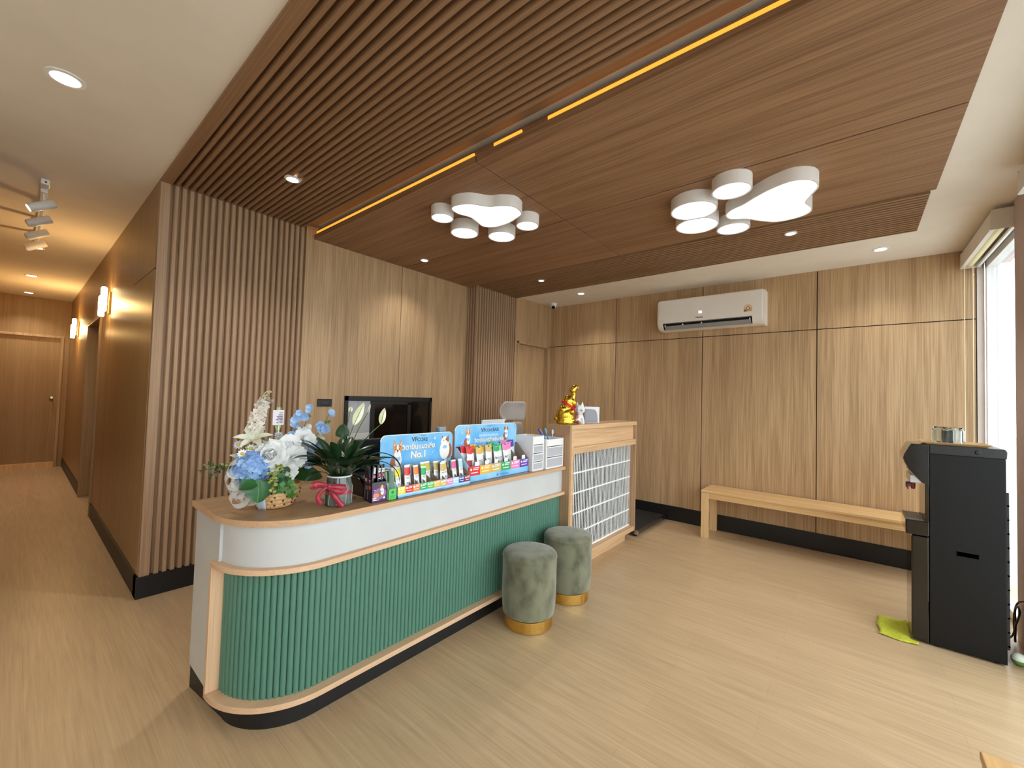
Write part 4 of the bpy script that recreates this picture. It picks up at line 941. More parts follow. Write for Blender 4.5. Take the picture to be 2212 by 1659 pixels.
kn = Vector((1.982, .397, 1.074))
def strip(mb, pts, w, up=(0, 0, 1)):
    c = spline(pts, 6); rows = []
    for i, p in enumerate(c):
        d = (c[min(i + 1, len(c) - 1)] - c[max(i - 1, 0)]).normalized(); s = VIEW.cross(d).normalized(); ww = w(i / (len(c) - 1)) if callable(w) else w
        rows.append([p - s * ww / 2, p + VIEW * .003, p + s * ww / 2])
    mb.grid(rows)
def V3(x, y, z): return Vector((x, y, z))
b = MB()
strip(b, [kn, V3(1.985, .365, 1.088), V3(1.98, .333, 1.094), V3(1.975, .322, 1.086)], lambda t: .016 + .020 * t)
strip(b, [kn - V3(.01, 0, 0), V3(1.965, .36, 1.080), V3(1.965, .33, 1.078), V3(1.972, .320, 1.086)], lambda t: .016 + .020 * t)
strip(b, [kn, V3(2.0, .43, 1.066), V3(2.003, .47, 1.060), V3(1.985, .51, 1.062)], lambda t: .018 + .018 * math.sin(PI * min(1, t * 1.15)) + .006 * t)
strip(b, [kn - V3(.004, 0, .004), V3(2.005, .42, 1.052), V3(2.008, .448, 1.043), V3(2.002, .47, 1.058)], lambda t: .018 + .012 * math.sin(PI * t))
strip(b, [kn, V3(1.96, .405, 1.072), V3(1.94, .411, 1.070)], .03)
b.ball(kn, .013, 10, 8)
obj('bow_loop', b, RED, rb, smooth=60, solid=.0012)
b = MB()
strip(b, [kn, V3(1.99, .413, 1.045), V3(2.0, .425, 1.015), V3(2.005, .445, .985), V3(2.012, .462, .9665)], lambda t: .018 + .014 * t)
strip(b, [kn, V3(1.985, .365, 1.062), V3(1.98, .345, 1.035), V3(1.98, .347, 1.012), V3(1.98, .362, .990)], lambda t: .014 + .012 * t)
obj('ribbon_tail', b, RED, rb, smooth=60, solid=.0012)
PLG = noise_mat('peace_lily_leaf', (22, 46, 26), (44, 76, 42), 10, 0.3); SPA = noise_mat('white_spathe', (240, 240, 220), (222, 228, 176), 16, 0.5, spec=0.3); PST = mat('lily_stem', (86, 112, 58), 0.5)
lpf = lambda t: math.sin(PI * min(1, t * .98 + .02) ** 0.85) ** 0.75
def plant_leaf(k, a, el, L, W, curl):
    d = Vector((math.cos(a) * math.cos(el), math.sin(a) * math.cos(el), math.sin(el))); o = Vector((jx, jy, T + .135)) + Vector((math.cos(a), math.sin(a), 0)) * .02
    st = L * .38; nrm = Vector((-math.cos(a) * math.sin(el), -math.sin(a) * math.sin(el), math.cos(el)))
    b = MB(); e = o + d * st - nrm * st * .05; b.tube([o, o + d * st * .5, e], 0.0022, 5); b.petal(e, d - nrm * .1, nrm, L * .68, W, -curl, .25, lpf, 9, 4)
    obj('leaf', b, PLG, pl, smooth=70)
for k in range(48):
    a = k * 2.39996 + rnd(.25); lv = k / 48
    plant_leaf(k, a, 1.3 - .70 * lv + rnd(.12), random.uniform(.20, .28), random.uniform(.048, .066), random.uniform(.5, 1.0) + .2 * lv)
plant_leaf(0, 1.35, .75, .40, .04, 2.0); plant_leaf(0, 1.25, .55, .37, .03, 1.9)
b = MB(); b.tube([(jx, jy, T + .13), (1.945, .485, 1.24), (1.95, .487, 1.31)], .003, 5); b.petal((1.95, .475, 1.31), (0.0, -.02, 1), (.9, -.35, .05), .075, .07, .3, -.3, heart, 8, 6); obj('leaf', b, PLG, pl, smooth=70)
def spathe(base, tip, W, stem0, nrm=VIEW):
    b = MB(); base = Vector(base); tip = Vector(tip); s0 = Vector((jx, jy, T + .14)); mid = s0.lerp(base, .55) + Vector((0, 0, .03))
    f = obj('flower_stalk', MB().tube(spline([s0, mid, base]), .0024, 6), PST, pl, smooth=60)
    d = tip - base; obj('spathe', b.petal(base, d, nrm, d.length, W, -.12, -.35, lpf, 9, 6), SPA, f, smooth=70)
    obj('midrib', MB().tube([base, base + d * .5 + Vector(nrm) * .002, tip], [.0016, .0012, .0006], 5), PST, f, smooth=60)
spathe((1.95, .535, 1.375), (1.95, .593, 1.499), .046, 0); spathe((1.95, .70, 1.375), (1.95, .723, 1.468), .038, 0); spathe((1.95, .615, 1.44), (1.95, .632, 1.49), .012, 0); spathe((1.955, .508, 1.447), (1.955, .515, 1.475), .022, 0); spathe((1.985, .473, 1.217), (1.985, .405, 1.272), .026, 0)
b = MB().ball((1.99, .488, 1.237), .007, 10, 8, (1, 1, 1.3)); obj('spadix', b, mat('spadix_yellow', (226, 226, 150), 0.6), pl, smooth=60)
# ================================================================ sachets and their counter displays
PW = noise_mat('sachet_white', (240, 240, 238), (228, 230, 230), 40, 0.35); BROWN = mat('raw_cardboard', (150, 128, 108), 0.85)
SKY = noise_mat('display_sky_blue', (92, 176, 236), (150, 208, 246), 5, 0.4, 2); PALE = mat('display_pale_blue', (190, 220, 246), 0.4); NAVY = mat('ink_navy', (36, 44, 66), 0.5); WHT = mat('ink_white', (250, 250, 250), 0.5); GOLDT = mat('ink_gold', (222, 178, 96), 0.5); GREYI = mat('ink_grey_blue', (110, 128, 160), 0.5); GREYT = mat('ink_soft_grey', (150, 152, 156), 0.5)
PMESH = {}
def pouch_rows(w, h, t, n=7, m=8):
    F, B = [], []
    for i in range(m + 1):
        v = i / m; th = t * 0.5 * (math.sin(PI * min(1, max(0, v))) ** 0.5) if 0 < i < m else 0.0006
        ww = w * (1 - 0.02 * math.sin(PI * v))
        F.append([(th * math.cos((2 * j / n - 1) * PI / 2 * .98) + .0004, ww * (j / n - .5), v * h) for j in range(n + 1)])
        B.append([(-th * math.cos((2 * j / n - 1) * PI / 2 * .98) - .0004, ww * (j / n - .5), v * h) for j in range(n + 1)])
    return F, B
def sachet(loc, w, h, t, body, colr, label, group, lean=-8, roll=0, hole=False, marks=True, name='treat_sachet', frac=(0.66, 0.93)):
    tg = thing(name, label, 'sachet', loc, (math.radians(roll), math.radians(lean), 0), group)
    key = (w, h, t, body.name)
    if key not in PMESH:
        F, B = pouch_rows(w, h, t); b = MB(); b.grid([f + bk[::-1] for f, bk in zip(F, B)], close_v=True); o = obj('pouch', b, body, tg, smooth=50, local=True); PMESH[key] = o.data
    else:
        o = bpy.data.objects.new('pouch', PMESH[key]); COL.objects.link(o); o.parent = tg
    if colr:
        key = (w, h, t, colr.name, frac)
        if key not in PMESH:
            b = MB(); rows = []
            for i in range(5):
                v = frac[0] + (frac[1] - frac[0]) * i / 4; th = t * .5 * math.sin(PI * min(v, .97)) ** .5 + .0012
                rows.append([(th * math.cos((2 * j / 6 - 1) * PI / 2 * .9) + .0006, w * .99 * (j / 6 - .5), (v - (0.035 * math.cos((2 * j / 6 - 1) * PI / 2) if i == 0 else 0)) * h) for j in range(7)])
            b.grid(rows)
            if hole: b.grid([[(.0022, w * .99 * (j / 6 - .5), v * h) for j in range(7)] for v in (.93, 1.0)])
            o = obj('colour_band', b, colr, tg, smooth=50, local=True); PMESH[key] = o.data
        else:
            o = bpy.data.objects.new('colour_band', PMESH[key]); COL.objects.link(o); o.parent = tg
    if marks:
        key = (w, h, t, 'marks', hole)
        if key not in PMESH:
            b = MB()
            for z0, z1, y0, y1 in ((.56, .585, -.3, .3), (.52, .535, -.22, .25), (.34, .40, -.18, .12), (.24, .25, -.3, .3), (.20, .21, -.25, .3)): b.box(t * .5 + .0006, t * .5 + .0011, w * y0, w * y1, h * z0, h * z1)
            o = obj('printed_line', b, GREYT, tg, local=True); PMESH[key] = o.data
        else:
            o = bpy.data.objects.new('printed_line', PMESH[key]); COL.objects.link(o); o.parent = tg
        if hole:
            key = ('hole', w)
            if key not in PMESH:
                b = MB(); b.lathe([(.006, 0), (.006, .0012)], (.0022, 0, h * .945), 14, True, Matrix.Rotation(PI / 2, 3, 'Y')); o = obj('hang_hole', b, BLACK, tg, local=True); PMESH[key] = o.data
            else:
                o = bpy.data.objects.new('hang_hole', PMESH[key]); COL.objects.link(o); o.parent = tg
    return tg
C = {k: mat('pack_' + k, v, 0.4) for k, v in dict(yellow=(240, 222, 40), red=(222, 48, 52), brown=(140, 66, 36), orange=(238, 132, 52), green=(50, 170, 98), lime=(160, 210, 50), olive=(198, 182, 66), khaki=(190, 168, 92), gold=(216, 180, 90), pink=(222, 92, 156), lightblue=(170, 216, 246), navy=(48, 62, 150), maroon=(150, 42, 52), amber=(238, 182, 60), tan=(206, 180, 116), purple=(98, 66, 170), rose=(246, 130, 186), leaf=(96, 190, 84), silver=(176, 178, 182), mint=(128, 214, 160)).items()}
def rounded(y0, y1, z0, z1, r, n=8):
    p = [(y0, z0), (y1, z0)]
    p += [(y1 - r + r * math.cos(a), z1 - r + r * math.sin(a)) for a in [PI / 2 * k / n for k in range(n + 1)]]
    p += [(y0 + r + r * math.cos(a), z1 - r + r * math.sin(a)) for a in [PI / 2 + PI / 2 * k / n for k in range(n + 1)]]
    return p
def ell(mb, x, cy, cz, ry, rz, n=18, rot=0.0):
    c, s = math.cos(rot), math.sin(rot)
    return mb.prism([(cy + ry * math.cos(2 * PI * k / n) * c - rz * math.sin(2 * PI * k / n) * s, cz + ry * math.cos(2 * PI * k / n) * s + rz * math.sin(2 * PI * k / n) * c) for k in range(n)], x - .0004, x, 'x')
FUR = mat('print_fur_tan', (214, 148, 92), 0.5); FURW = mat('print_fur_white', (246, 240, 234), 0.5); FURD = mat('print_fur_dark', (60, 44, 40), 0.5); FURP = mat('print_ear_pink', (238, 190, 164), 0.5); FURB = mat('print_fur_brown', (164, 98, 62), 0.5); BIB = mat('print_bib_blue', (150, 196, 240), 0.5)
def dog_print(par, x, cy, cz, s, body=True, ears=True, flop=False, name='dog_picture'):
    """printed picture of a dog, s = head height, lying on the board at x"""
    b = MB(); m = [FUR, FURW, FURD, FURP, FURB, BIB]
    if body:
        b.cur = 4; ell(b, x + .0004, cy - .15 * s, cz - 1.25 * s, .62 * s, .72 * s); b.cur = 1; ell(b, x + .0008, cy + .12 * s, cz - .95 * s, .36 * s, .62 * s); b.cur = 5; ell(b, x + .0010, cy + .05 * s, cz - .78 * s, .30 * s, .26 * s)
    if ears and not flop:
        for q in (-1, 1):
            b.cur = 0; b.prism([(cy + q * .12 * s, cz + .30 * s), (cy + q * .50 * s, cz + .12 * s), (cy + q * .44 * s, cz + .98 * s), (cy + q * .32 * s, cz + .9 * s)], x, x + .0006, 'x')
            b.cur = 3; b.prism([(cy + q * .2 * s, cz + .32 * s), (cy + q * .42 * s, cz + .22 * s), (cy + q * .40 * s, cz + .8 * s)], x, x + .0012, 'x')
    if flop:
        for q in (-1, 1): b.cur = 4; ell(b, x + .0006, cy + q * .42 * s, cz + .10 * s, .14 * s, .30 * s, 14, q * .4)
    b.cur = 4 if flop else 0; ell(b, x + .0012, cy, cz, .46 * s, .48 * s)
    b.cur = 1; ell(b, x + .0016, cy, cz + .18 * s, .10 * s, .36 * s); ell(b, x + .0016, cy, cz - .20 * s, .28 * s, .24 * s); ell(b, x + .0014, cy, cz - .42 * s, .40 * s, .26 * s)
    b.cur = 2; ell(b, x + .0020, cy, cz - .10 * s, .085 * s, .06 * s); ell(b, x + .0020, cy - .2 * s, cz + .09 * s, .05 * s, .06 * s); ell(b, x + .0020, cy + .2 * s, cz + .09 * s, .05 * s, .06 * s); ell(b, x + .0018, cy, cz - .25 * s, .10 * s, .02 * s)
    return obj(name, b, m, par)
def display(label, y0, y1, xf, lip, xb, top, hy0, hy1, hz, tiles, tile_z, title, sub, big, r=.035):
    t = thing('counter_display', label, 'display box', ((xf + xb) / 2, (y0 + y1) / 2, T), group='sky blue pet treat displays')
    b = MB()
    b.box(xb, xf, y0, y1, T, T + .004)
    obj('tray_floor', b, BROWN, t)
    obj('front_lip', MB().box(xf - .004, xf, y0, y1, T + .002, lip), SKY, t)
    for y in (y0, y1 - .004):
        obj('side_wall', MB().prism([(xb, T), (xf, T), (xf, lip), (xf - .012, lip + .01), (xb + .02, hz + .0), (xb, hz)], y, y + .004, 'y'), PALE if y == y0 else BROWN, t)
    hd = obj('header_board', MB().prism(rounded(hy0, hy1, T + .01, top, r), xb - .004, xb, 'x'), SKY, t)
    edge = rounded(hy0 + .001, hy1 - .001, hz, top - .001, r); obj('header_edge', MB().tube([(xb - .002, p[0], p[1]) for p in edge[1:]], .0026, 5), WHT, hd)
    n = len(tiles); w = (y1 - y0) / n
    for k, c in enumerate(tiles):
        ya = y0 + k * w; z0, z1 = tile_z
        tl = obj('flavour_tile', MB().box(xf, xf + .0012, ya, ya + w, z0, z1), C[c], t)
        b = MB(); 
        for zz, q0, q1 in ((.78, .42, .9), (.60, .36, .84), (.26, .2, .8)): b.box(xf + .0012, xf + .0018, ya + w * q0, ya + w * q1, z0 + (z1 - z0) * zz, z0 + (z1 - z0) * (zz + .09))
        ell(b, xf + .0018, ya + w * .2, z0 + (z1 - z0) * .68, min(w * .12, .008), min(w * .12, .008), 12)
        obj('tile_print', b, WHT, tl)
        if k: obj('divider', MB().prism([(xb + .02, T + .004), (xf - .006, T + .004), (xf - .006, lip - .006), (xb + .03, hz - .03)], ya - .001, ya + .001, 'y'), BROWN, t)
    return t, hd
# the nearer display with tall thin sachets
XB = 1.862
d1, h1 = display('nearer sky blue display of thin treat sachets, its header lettered with No.1', 0.757, 1.325, 2.052, 1.027, XB, 1.298, .760, 1.328, 1.13,
    ['yellow', 'red', 'orange', 'green', 'leaf', 'amber', 'tan', 'rose', 'lightblue', 'navy', 'maroon'], (.987, 1.0265), 'VFcore', '', 'No.1')
lettering('brand_lettering', 'VF', .042, (XB + .0006, 1.005, 1.262), NAVY, h1, '+x', bold=.0004); lettering('brand_lettering', 'CORE', .032, (XB + .0006, 1.068, 1.259), NAVY, h1, '+x', bold=.0003)
lettering('small_lettering', 'VetSynova', .011, (XB + .0006, 1.075, 1.286), GREYI, h1)
lettering('thai_slogan', 'วิตามินแมวเลีย', .044, (XB + .0008, 1.045, 1.214), GOLDT, h1, bold=.0010); lettering('thai_slogan', 'วิตามินแมวเลีย', .044, (XB + .0016, 1.043, 1.216), WHT, h1, bold=.0002)
lettering('number_lettering', 'No.1', .062, (XB + .0006, 1.043, 1.163), GOLDT, h1, bold=.0022); lettering('number_lettering', 'No.1', .062, (XB + .0016, 1.041, 1.165), WHT, h1, bold=.001)
dog_print(h1, XB + .0004, .880, 1.205, .066, body=True)
b = MB(); m4 = [FURW, FURB, FURP, FURD, BIB]; cy, cz = 1.262, 1.232
b.cur = 1; ell(b, XB + .0006, cy + .028, cz - .06, .034, .055); b.prism([(cy - .03, cz + .015), (cy - .012, cz + .022), (cy - .03, cz + .046)], XB, XB + .0008, 'x'); b.prism([(cy + .03, cz + .015), (cy + .012, cz + .022), (cy + .032, cz + .046)], XB, XB + .0008, 'x'); b.cur = 0; ell(b, XB + .0012, cy - .004, cz - .055, .044, .062); ell(b, XB + .0014, cy, cz, .038, .036); b.cur = 1; ell(b, XB + .0016, cy + .018, cz + .012, .016, .022); b.cur = 0; ell(b, XB + .002, cy + .004, cz - .006, .018, .015); b.cur = 4; ell(b, XB + .002, cy - .002, cz - .034, .02, .012); b.cur = 3; ell(b, XB + .0022, cy - .014, cz + .010, .003, .004); ell(b, XB + .0022, cy + .014, cz + .010, .003, .004)
obj('cat_picture', b, m4, h1)
b = MB()
for y, z, r in ((1.17, 1.262, .008), (1.155, 1.17, .004), (1.168, 1.18, .003), (1.145, 1.155, .003)): ell(b, XB + .0008, y, z, r, r * 1.2, 12)
obj('bubble_print', b, PALE, h1)
b = MB(); b.box(2.052, 2.0528, .757, 1.325, .978, .984); obj('lip_stripe', b, PALE, d1)
lettering('small_lettering', 'VetSynova', .012, (2.0532, 1.06, .972), GREYI, d1)
G1 = 'sachets at the front of the nearer display'
for y, x, z, h, c, s, roll in ((.795, 2.018, 0, .155, 'yellow', 'yellow topped', 2), (.848, 2.02, 0, .158, 'red', 'red topped', -3), (.885, 1.985, 0, .155, 'brown', 'brown topped', 0), (.928, 2.012, 0, .152, 'orange', 'orange topped', 2), (.972, 2.018, 0, .140, 'green', 'shorter green topped', -2), (.998, 1.985, 0, .160, 'lime', 'lime green topped', 0), (1.043, 1.972, 0, .158, 'olive', 'olive yellow topped', 0), (1.095, 1.982, 0, .155, 'khaki', 'khaki topped', -4), (1.118, 2.015, 0, .148, 'tan', 'tan topped', -5), (1.155, 2.01, 0, .155, 'gold', 'gold topped', 3), (1.225, 2.018, 0, .156, 'pink', 'pink topped', 0), (1.284, 2.018, 0, .156, 'lightblue', 'light blue topped', 0)):
    sachet((x, y, T + .012), .036, h, .008, PW, C[c], s + ' thin white sachet at the front of the nearer blue display', G1, -10, roll)
SILV = mat('sachet_silver_back', (172, 174, 178), 0.3, 0.4)
k = 0
for x in (1.955, 1.925, 1.895):
    for j in range(9):
        if (j + k) % 7 == 6: continue
        sachet((x + rnd(.006), .80 + j * .058 + rnd(.006), T + .005), .036, .146 + rnd(.004), .008, SILV, None, 'silver grey sachet packed behind the front row of the nearer blue display', 'silver sachets at the back of the nearer display', -8 + rnd(3), rnd(4), marks=False)
    k += 1
# the farther display with wide hanging packs
XB2 = 1.882; y0, y1 = 1.338, 1.998
d2, h2 = display('farther sky blue display of wide treat packs, its header lettered BAR', y0, y1, 2.022, 1.070, XB2, 1.342, 1.332, 2.008, 1.185, ['red', 'amber', 'tan', 'green', 'rose', 'purple'], (1.008, 1.0695), '', '', '', .04)
lettering('brand_lettering', 'VF', .044, (XB2 + .0006, 1.615, 1.297), NAVY, h2, bold=.0003); lettering('brand_lettering', 'CORE', .030, (XB2 + .0006, 1.675, 1.294), NAVY, h2); lettering('brand_lettering', 'BAR', .040, (XB2 + .0006, 1.755, 1.296), NAVY, h2, bold=.0002)
lettering('small_lettering', 'VetSynova', .012, (XB2 + .0006, 1.68, 1.328), GREYI, h2)
lettering('thai_slogan', 'วิตามินบาร์สำหรับสุนัข', .038, (XB2 + .0008, 1.690, 1.222), GOLDT, h2, bold=.001); lettering('thai_slogan', 'วิตามินบาร์สำหรับสุนัข', .038, (XB2 + .0016, 1.688, 1.224), WHT, h2, bold=.0002)
b = MB()
for k in range(12): b.box(XB2 + .0004, XB2 + .0008, 1.575 + k * .018, 1.588 + k * .018, 1.253, 1.266)
b.box(XB2 + .0004, XB2 + .0008, 1.575, 1.785, 1.249, 1.251); obj('slogan_line', b, PALE, h2)
dog_print(h2, XB2 + .0004, 1.458, 1.278, .050); dog_print(h2, XB2 + .0004, 1.878, 1.298, .046, flop=True)
b = MB()
for k in range(15):
    t = k / 14; z = 1.25 + .075 * t; y = 1.955 + .02 * math.sin(t * 7); y2 = 1.955 - .02 * math.sin(t * 7); ell(b, XB2 + .0008, y, z, .0028, .003, 8); ell(b, XB2 + .0008, y2, z, .0028, .003, 8)
for y, z, r in ((1.40, 1.29, .007), (1.415, 1.278, .004), (1.39, 1.31, .004), (1.395, 1.215, .006), (1.41, 1.225, .004)): ell(b, XB2 + .0008, y, z, r, r * 1.2, 12)
obj('bubble_print', b, PALE, h2)
b = MB(); b.lathe([(.009, 0), (.009, .0008)], (2.0222, 1.632, .985), 16, True, Matrix.Rotation(PI / 2, 3, 'Y')); obj('brand_emblem', b, mat('ink_brand_blue', (70, 130, 200), 0.5), d2)
lettering('brand_lettering', 'VetSynova', .022, (2.0228, 1.708, .985), GREYI, d2)
b = MB()
for y in (1.425, 1.525, 1.625, 1.735, 1.84, 1.945): b.prism([(y - .02, 1.04), (y + .02, 1.04), (y + .02, 1.092), (y + .016, 1.098), (y - .016, 1.098), (y - .02, 1.092)], 2.012, 2.014, 'x')
obj('white_tab', b, WHITEP, d2)
G2 = 'wide packs in the farther display'
sachet((2.0, 1.368, T + .006), .050, .155, .010, PW, C['maroon'], 'small maroon topped pack leaning at the near end of the farther display', G2, -6, -4, frac=(.55, .9))
for y, x, h, c, s, roll in ((1.418, 1.985, .232, 'red', 'front red topped', 2), (1.392, 1.95, .235, 'red', 'second red topped', 0), (1.375, 1.915, .235, 'maroon', 'rear dark red topped', 0), (1.512, 1.985, .222, 'gold', 'front left gold topped', 3), (1.545, 1.965, .228, 'amber', 'middle amber topped', -2), (1.500, 1.93, .235, 'amber', 'rear amber topped', 0), (1.588, 1.988, .232, 'tan', 'tan topped', -3), (1.692, 1.985, .226, 'green', 'front green topped', 2), (1.730, 1.97, .228, 'mint', 'pale mint topped', -3), (1.685, 1.935, .240, 'green', 'rear green topped', 0), (1.800, 1.985, .228, 'rose', 'front pink topped', 3), (1.838, 1.965, .232, 'rose', 'second pink topped', -2), (1.83, 1.93, .24, 'rose', 'rear pink topped', 0), (1.925, 1.93, .242, 'purple', 'purple topped', 0)):
    sachet((x, y, T + .006), .066, h, .011, PW, C[c], s + ' white hanging pack in the farther blue display', G2, -9, roll, True, frac=(.80, .93))
# REMY box and sticks, little green box
PUR = noise_mat('box_purple', (70, 30, 82), (104, 50, 112), 6, 0.35); BK = mat('box_black', (20, 16, 22), 0.35); LIL = mat('print_lilac', (150, 110, 160), 0.5); REDI = mat('ink_red', (206, 46, 66), 0.5)
rx, ry = 1.998, .65
tb = thing('stick_box', 'purple and black open box holding black treat sticks, left of the nearer display', 'box', (rx, ry, T), (0, 0, math.radians(-6)))
b = MB(); w2, dd = .041, .047
def L(name, mb, m, p=tb, **k): return obj(name, mb, m, p, local=True, **k)
L('front_panel', MB().box(dd - .002, dd, -w2, w2, 0, .108), PUR); L('back_panel', MB().box(-dd, -dd + .002, -w2, w2, 0, .185), BK)
for y in (-w2, w2 - .002):
    L('side_panel', MB().prism([(-dd, 0), (dd, 0), (dd, .108), (.01, .125), (-.022, .185), (-dd, .185)], y, y + .002, 'y'), BK if y > 0 else noise_mat('box_side', (52, 22, 60), (28, 14, 32), 3, 0.35))
L('box_floor', MB().box(-dd, dd, -w2, w2, 0, .002), BK)
b = MB(); b.box(dd, dd + .0006, -w2, w2, .085, .108); L('top_strip', b, mat('box_charcoal', (72, 66, 74), 0.4))
b = MB(); ell(b, dd + .0012, .004, .046, .036, .030); L('print_swoosh', b, LIL)
dg_ = dog_print(tb, dd + .0014 + rx, ry + .014, T + .078, .026, ears=False, flop=True)
b = MB()
for y0_, y1_, z in ((-.036, -.006, .024), (-.036, .008, .019), (-.036, .0, .011), (-.03, -.012, .064)): b.box(dd + .0004, dd + .001, y0_, y1_, z, z + .0034)
ell(b, dd + .0012, .028, .022, .007, .006); L('front_print', b, WHT)
b = MB(); ell(b, dd + .002, -.018, .038, .017, .011); L('food_picture', b, mat('print_salmon', (226, 150, 116), 0.5))
def side_text(s, size, x, z, m): 
    o = lettering('brand_lettering', s, size, (0, 0, 0), m, None, '-y'); o.parent = tb; o.location = (x, -w2 - .0006, z); return o
side_text('RE', .024, -.028, .113, WHT); side_text('M', .024, -.004, .111, REDI); side_text('Y', .024, .016, .109, WHT)
b = MB(); b.lathe([(.010, 0), (.010, .0008)], (.018, -w2, .078), 20, True, Matrix.Rotation(PI / 2, 3, 'X')); L('round_badge', b, mat('badge_coral', (206, 92, 96), 0.5))
b = MB()
for q in range(6): b.box(-.042, -.037, -w2 - .0008, -w2, .012 + q * .008, .017 + q * .008); b.box(-.006, -.001, -w2 - .0008, -w2, .012 + q * .008, .017 + q * .008)
for zz in (.078, .07, .064): b.box(-.034, .002, -w2 - .0008, -w2, zz, zz + .003)
L('side_print', b, GREYT)
STK = mat('stick_black', (14, 12, 14), 0.3)
for k, (x, y, s) in enumerate(((2.018, .688, 'right hand black lettered stick pack'), (2.012, .664, 'middle black lettered stick pack'), (1.992, .634, 'left black stick pack with pink dot'), (1.975, .675, 'rear black stick pack'), (1.968, .648, 'rearmost black stick pack'))):
    t = thing('stick_pack', s + ' standing in the purple box', 'sachet', (x, y, T + .003), (math.radians((0, -2, -7, 3, 0)[k]), math.radians(-5), 0), 'black stick packs in the purple box')
    F, B = pouch_rows(.022, .192 - .004 * k, .007); b = MB(); b.grid([f + q[::-1] for f, q in zip(F, B)], close_v=True); obj('pouch', b, STK, t, smooth=50, local=True)
    if k < 2:
        for s_, z, m in (('RE', .160, WHT), ('M', .134, mat('ink_pink', (236, 120, 146), 0.5)), ('Y', .116, WHT)):
            o = lettering('brand_lettering', s_, .022, (0, 0, 0), m, None, '+x', rot=-PI / 2, bold=.0006); o.parent = t; o.location = (.0048, 0, z)
    if k == 2:
        b = MB(); ell(b, .0052, 0, .125, .009, .009); obj('pink_dot', b, mat('ink_pink', (236, 120, 146), 0.5), t, local=True); b = MB(); b.box(.0046, .0050, -.006, .006, .14, .175); obj('printed_line', b, WHT, t, local=True)
gb = thing('green_box', 'slim bright green box of green sachets between the purple box and the nearer display', 'box', (2.0, .7225, T))
gx0, gx1, gy0, gy1 = 1.935, 2.052, .699, .749; GRN = noise_mat('box_bright_green', (92, 206, 100), (84, 196, 92), 8, 0.4)
obj('front_panel', MB().box(gx1 - .002, gx1, gy0, gy1, T, T + .060), GRN, gb); obj('back_panel', MB().box(gx0, gx0 + .002, gy0, gy1, T, T + .15), GRN, gb); obj('box_floor', MB().box(gx0, gx1, gy0, gy1, T, T + .002), GRN, gb)
for y in (gy0, gy1 - .0015): obj('side_panel', MB().prism([(gx0, T), (gx1, T), (gx1, T + .06), (gx1 - .02, T + .085), (gx1 - .03, T + .15), (gx0, T + .15)], y, y + .0015, 'y'), mat('box_pale_side', (206, 226, 212), 0.4), gb)
b = MB(); ell(b, gx1 + .0006, .725, T + .042, .009, .009, 16); 
for z in (.022, .017, .010): b.box(gx1, gx1 + .0006, .708, .742, T + z, T + z + .002)
obj('front_print', b, mat('ink_dark_green', (44, 130, 60), 0.5), gb)
for k, (x, y, s) in enumerate(((2.0, .715, 'dark green sachet at the near side'), (1.99, .735, 'dark green sachet at the far side'))): sachet((x, y, T + .003), .022, .150, .007, mat('sachet_pale_green', (196, 214, 206), .3), mat('sachet_deep_green', (30, 90, 52), .35), s + ' of the slim green box', 'green sachets in the slim box', -8, 4 - 6 * k, frac=(.55, .97))
# ---------------------------------------------------------------- drawer boxes and pens
DRW = mat('translucent_drawer', (206, 208, 216), 0.25, alpha=0.75)
def drawers(label, x0, x1, y0, y1, ztop, zh, n):
    t = thing('drawer_box', label, 'drawer box', ((x0 + x1) / 2, (y0 + y1) / 2, T)); w = .012
    for y in (y0, y1 - w): obj('side_panel', MB().box(x0, x1, y, y + w, T, ztop - .0), WHITEP, t, bevel=.003)
    b = MB(); b.box(x0, x0 + .006, y0 + w, y1 - w, T, ztop); b.box(x0, x1 - .004, y0 + w, y1 - w, T, T + .008); obj('back_shell', b, WHITEP, t)
    b = MB(); b.box(x1 - .006, x1 + .001, y0 + w, y1 - w, zh, ztop - .004); b.box(x0, x1, y0 + w, y1 - w, zh, zh + .004); obj('top_compartment', b, WHITEP, t, bevel=.001)
    h = (zh - T - .008) / n
    for k in range(n):
        z = T + .008 + k * h
        d = obj('drawer', MB().box(x0 + .01, x1 - .004, y0 + w + .002, y1 - w - .002, z + .004, z + h - .012), DRW, t); obj('drawer_edge', MB().box(x1 - .008, x1 + .003, y0 + w + .001, y1 - w - .001, z + h - .014, z + h - .006), WHITEP, d, bevel=.001); obj('drawer_edge', MB().box(x1 - .006, x1 + .001, y0 + w + .001, y1 - w - .001, z + .001, z + .006), WHITEP, d)
        obj('drawer_contents', MB().box(x0 + .03, x1 - .03, y0 + .03, y1 - .03, z + .006, z + h * .4), mat('drawer_paper', (176, 170, 176), .8), d)
    return t
drawers('taller white box of three small drawers right after the farther blue display', 1.875, 2.052, 2.016, 2.168, 1.243, 1.175, 3)
drawers('shorter white box of two wide drawers holding blue pens, against the tall cabinet', 1.90, 2.066, 2.185, 2.444, 1.211, 1.150, 2)
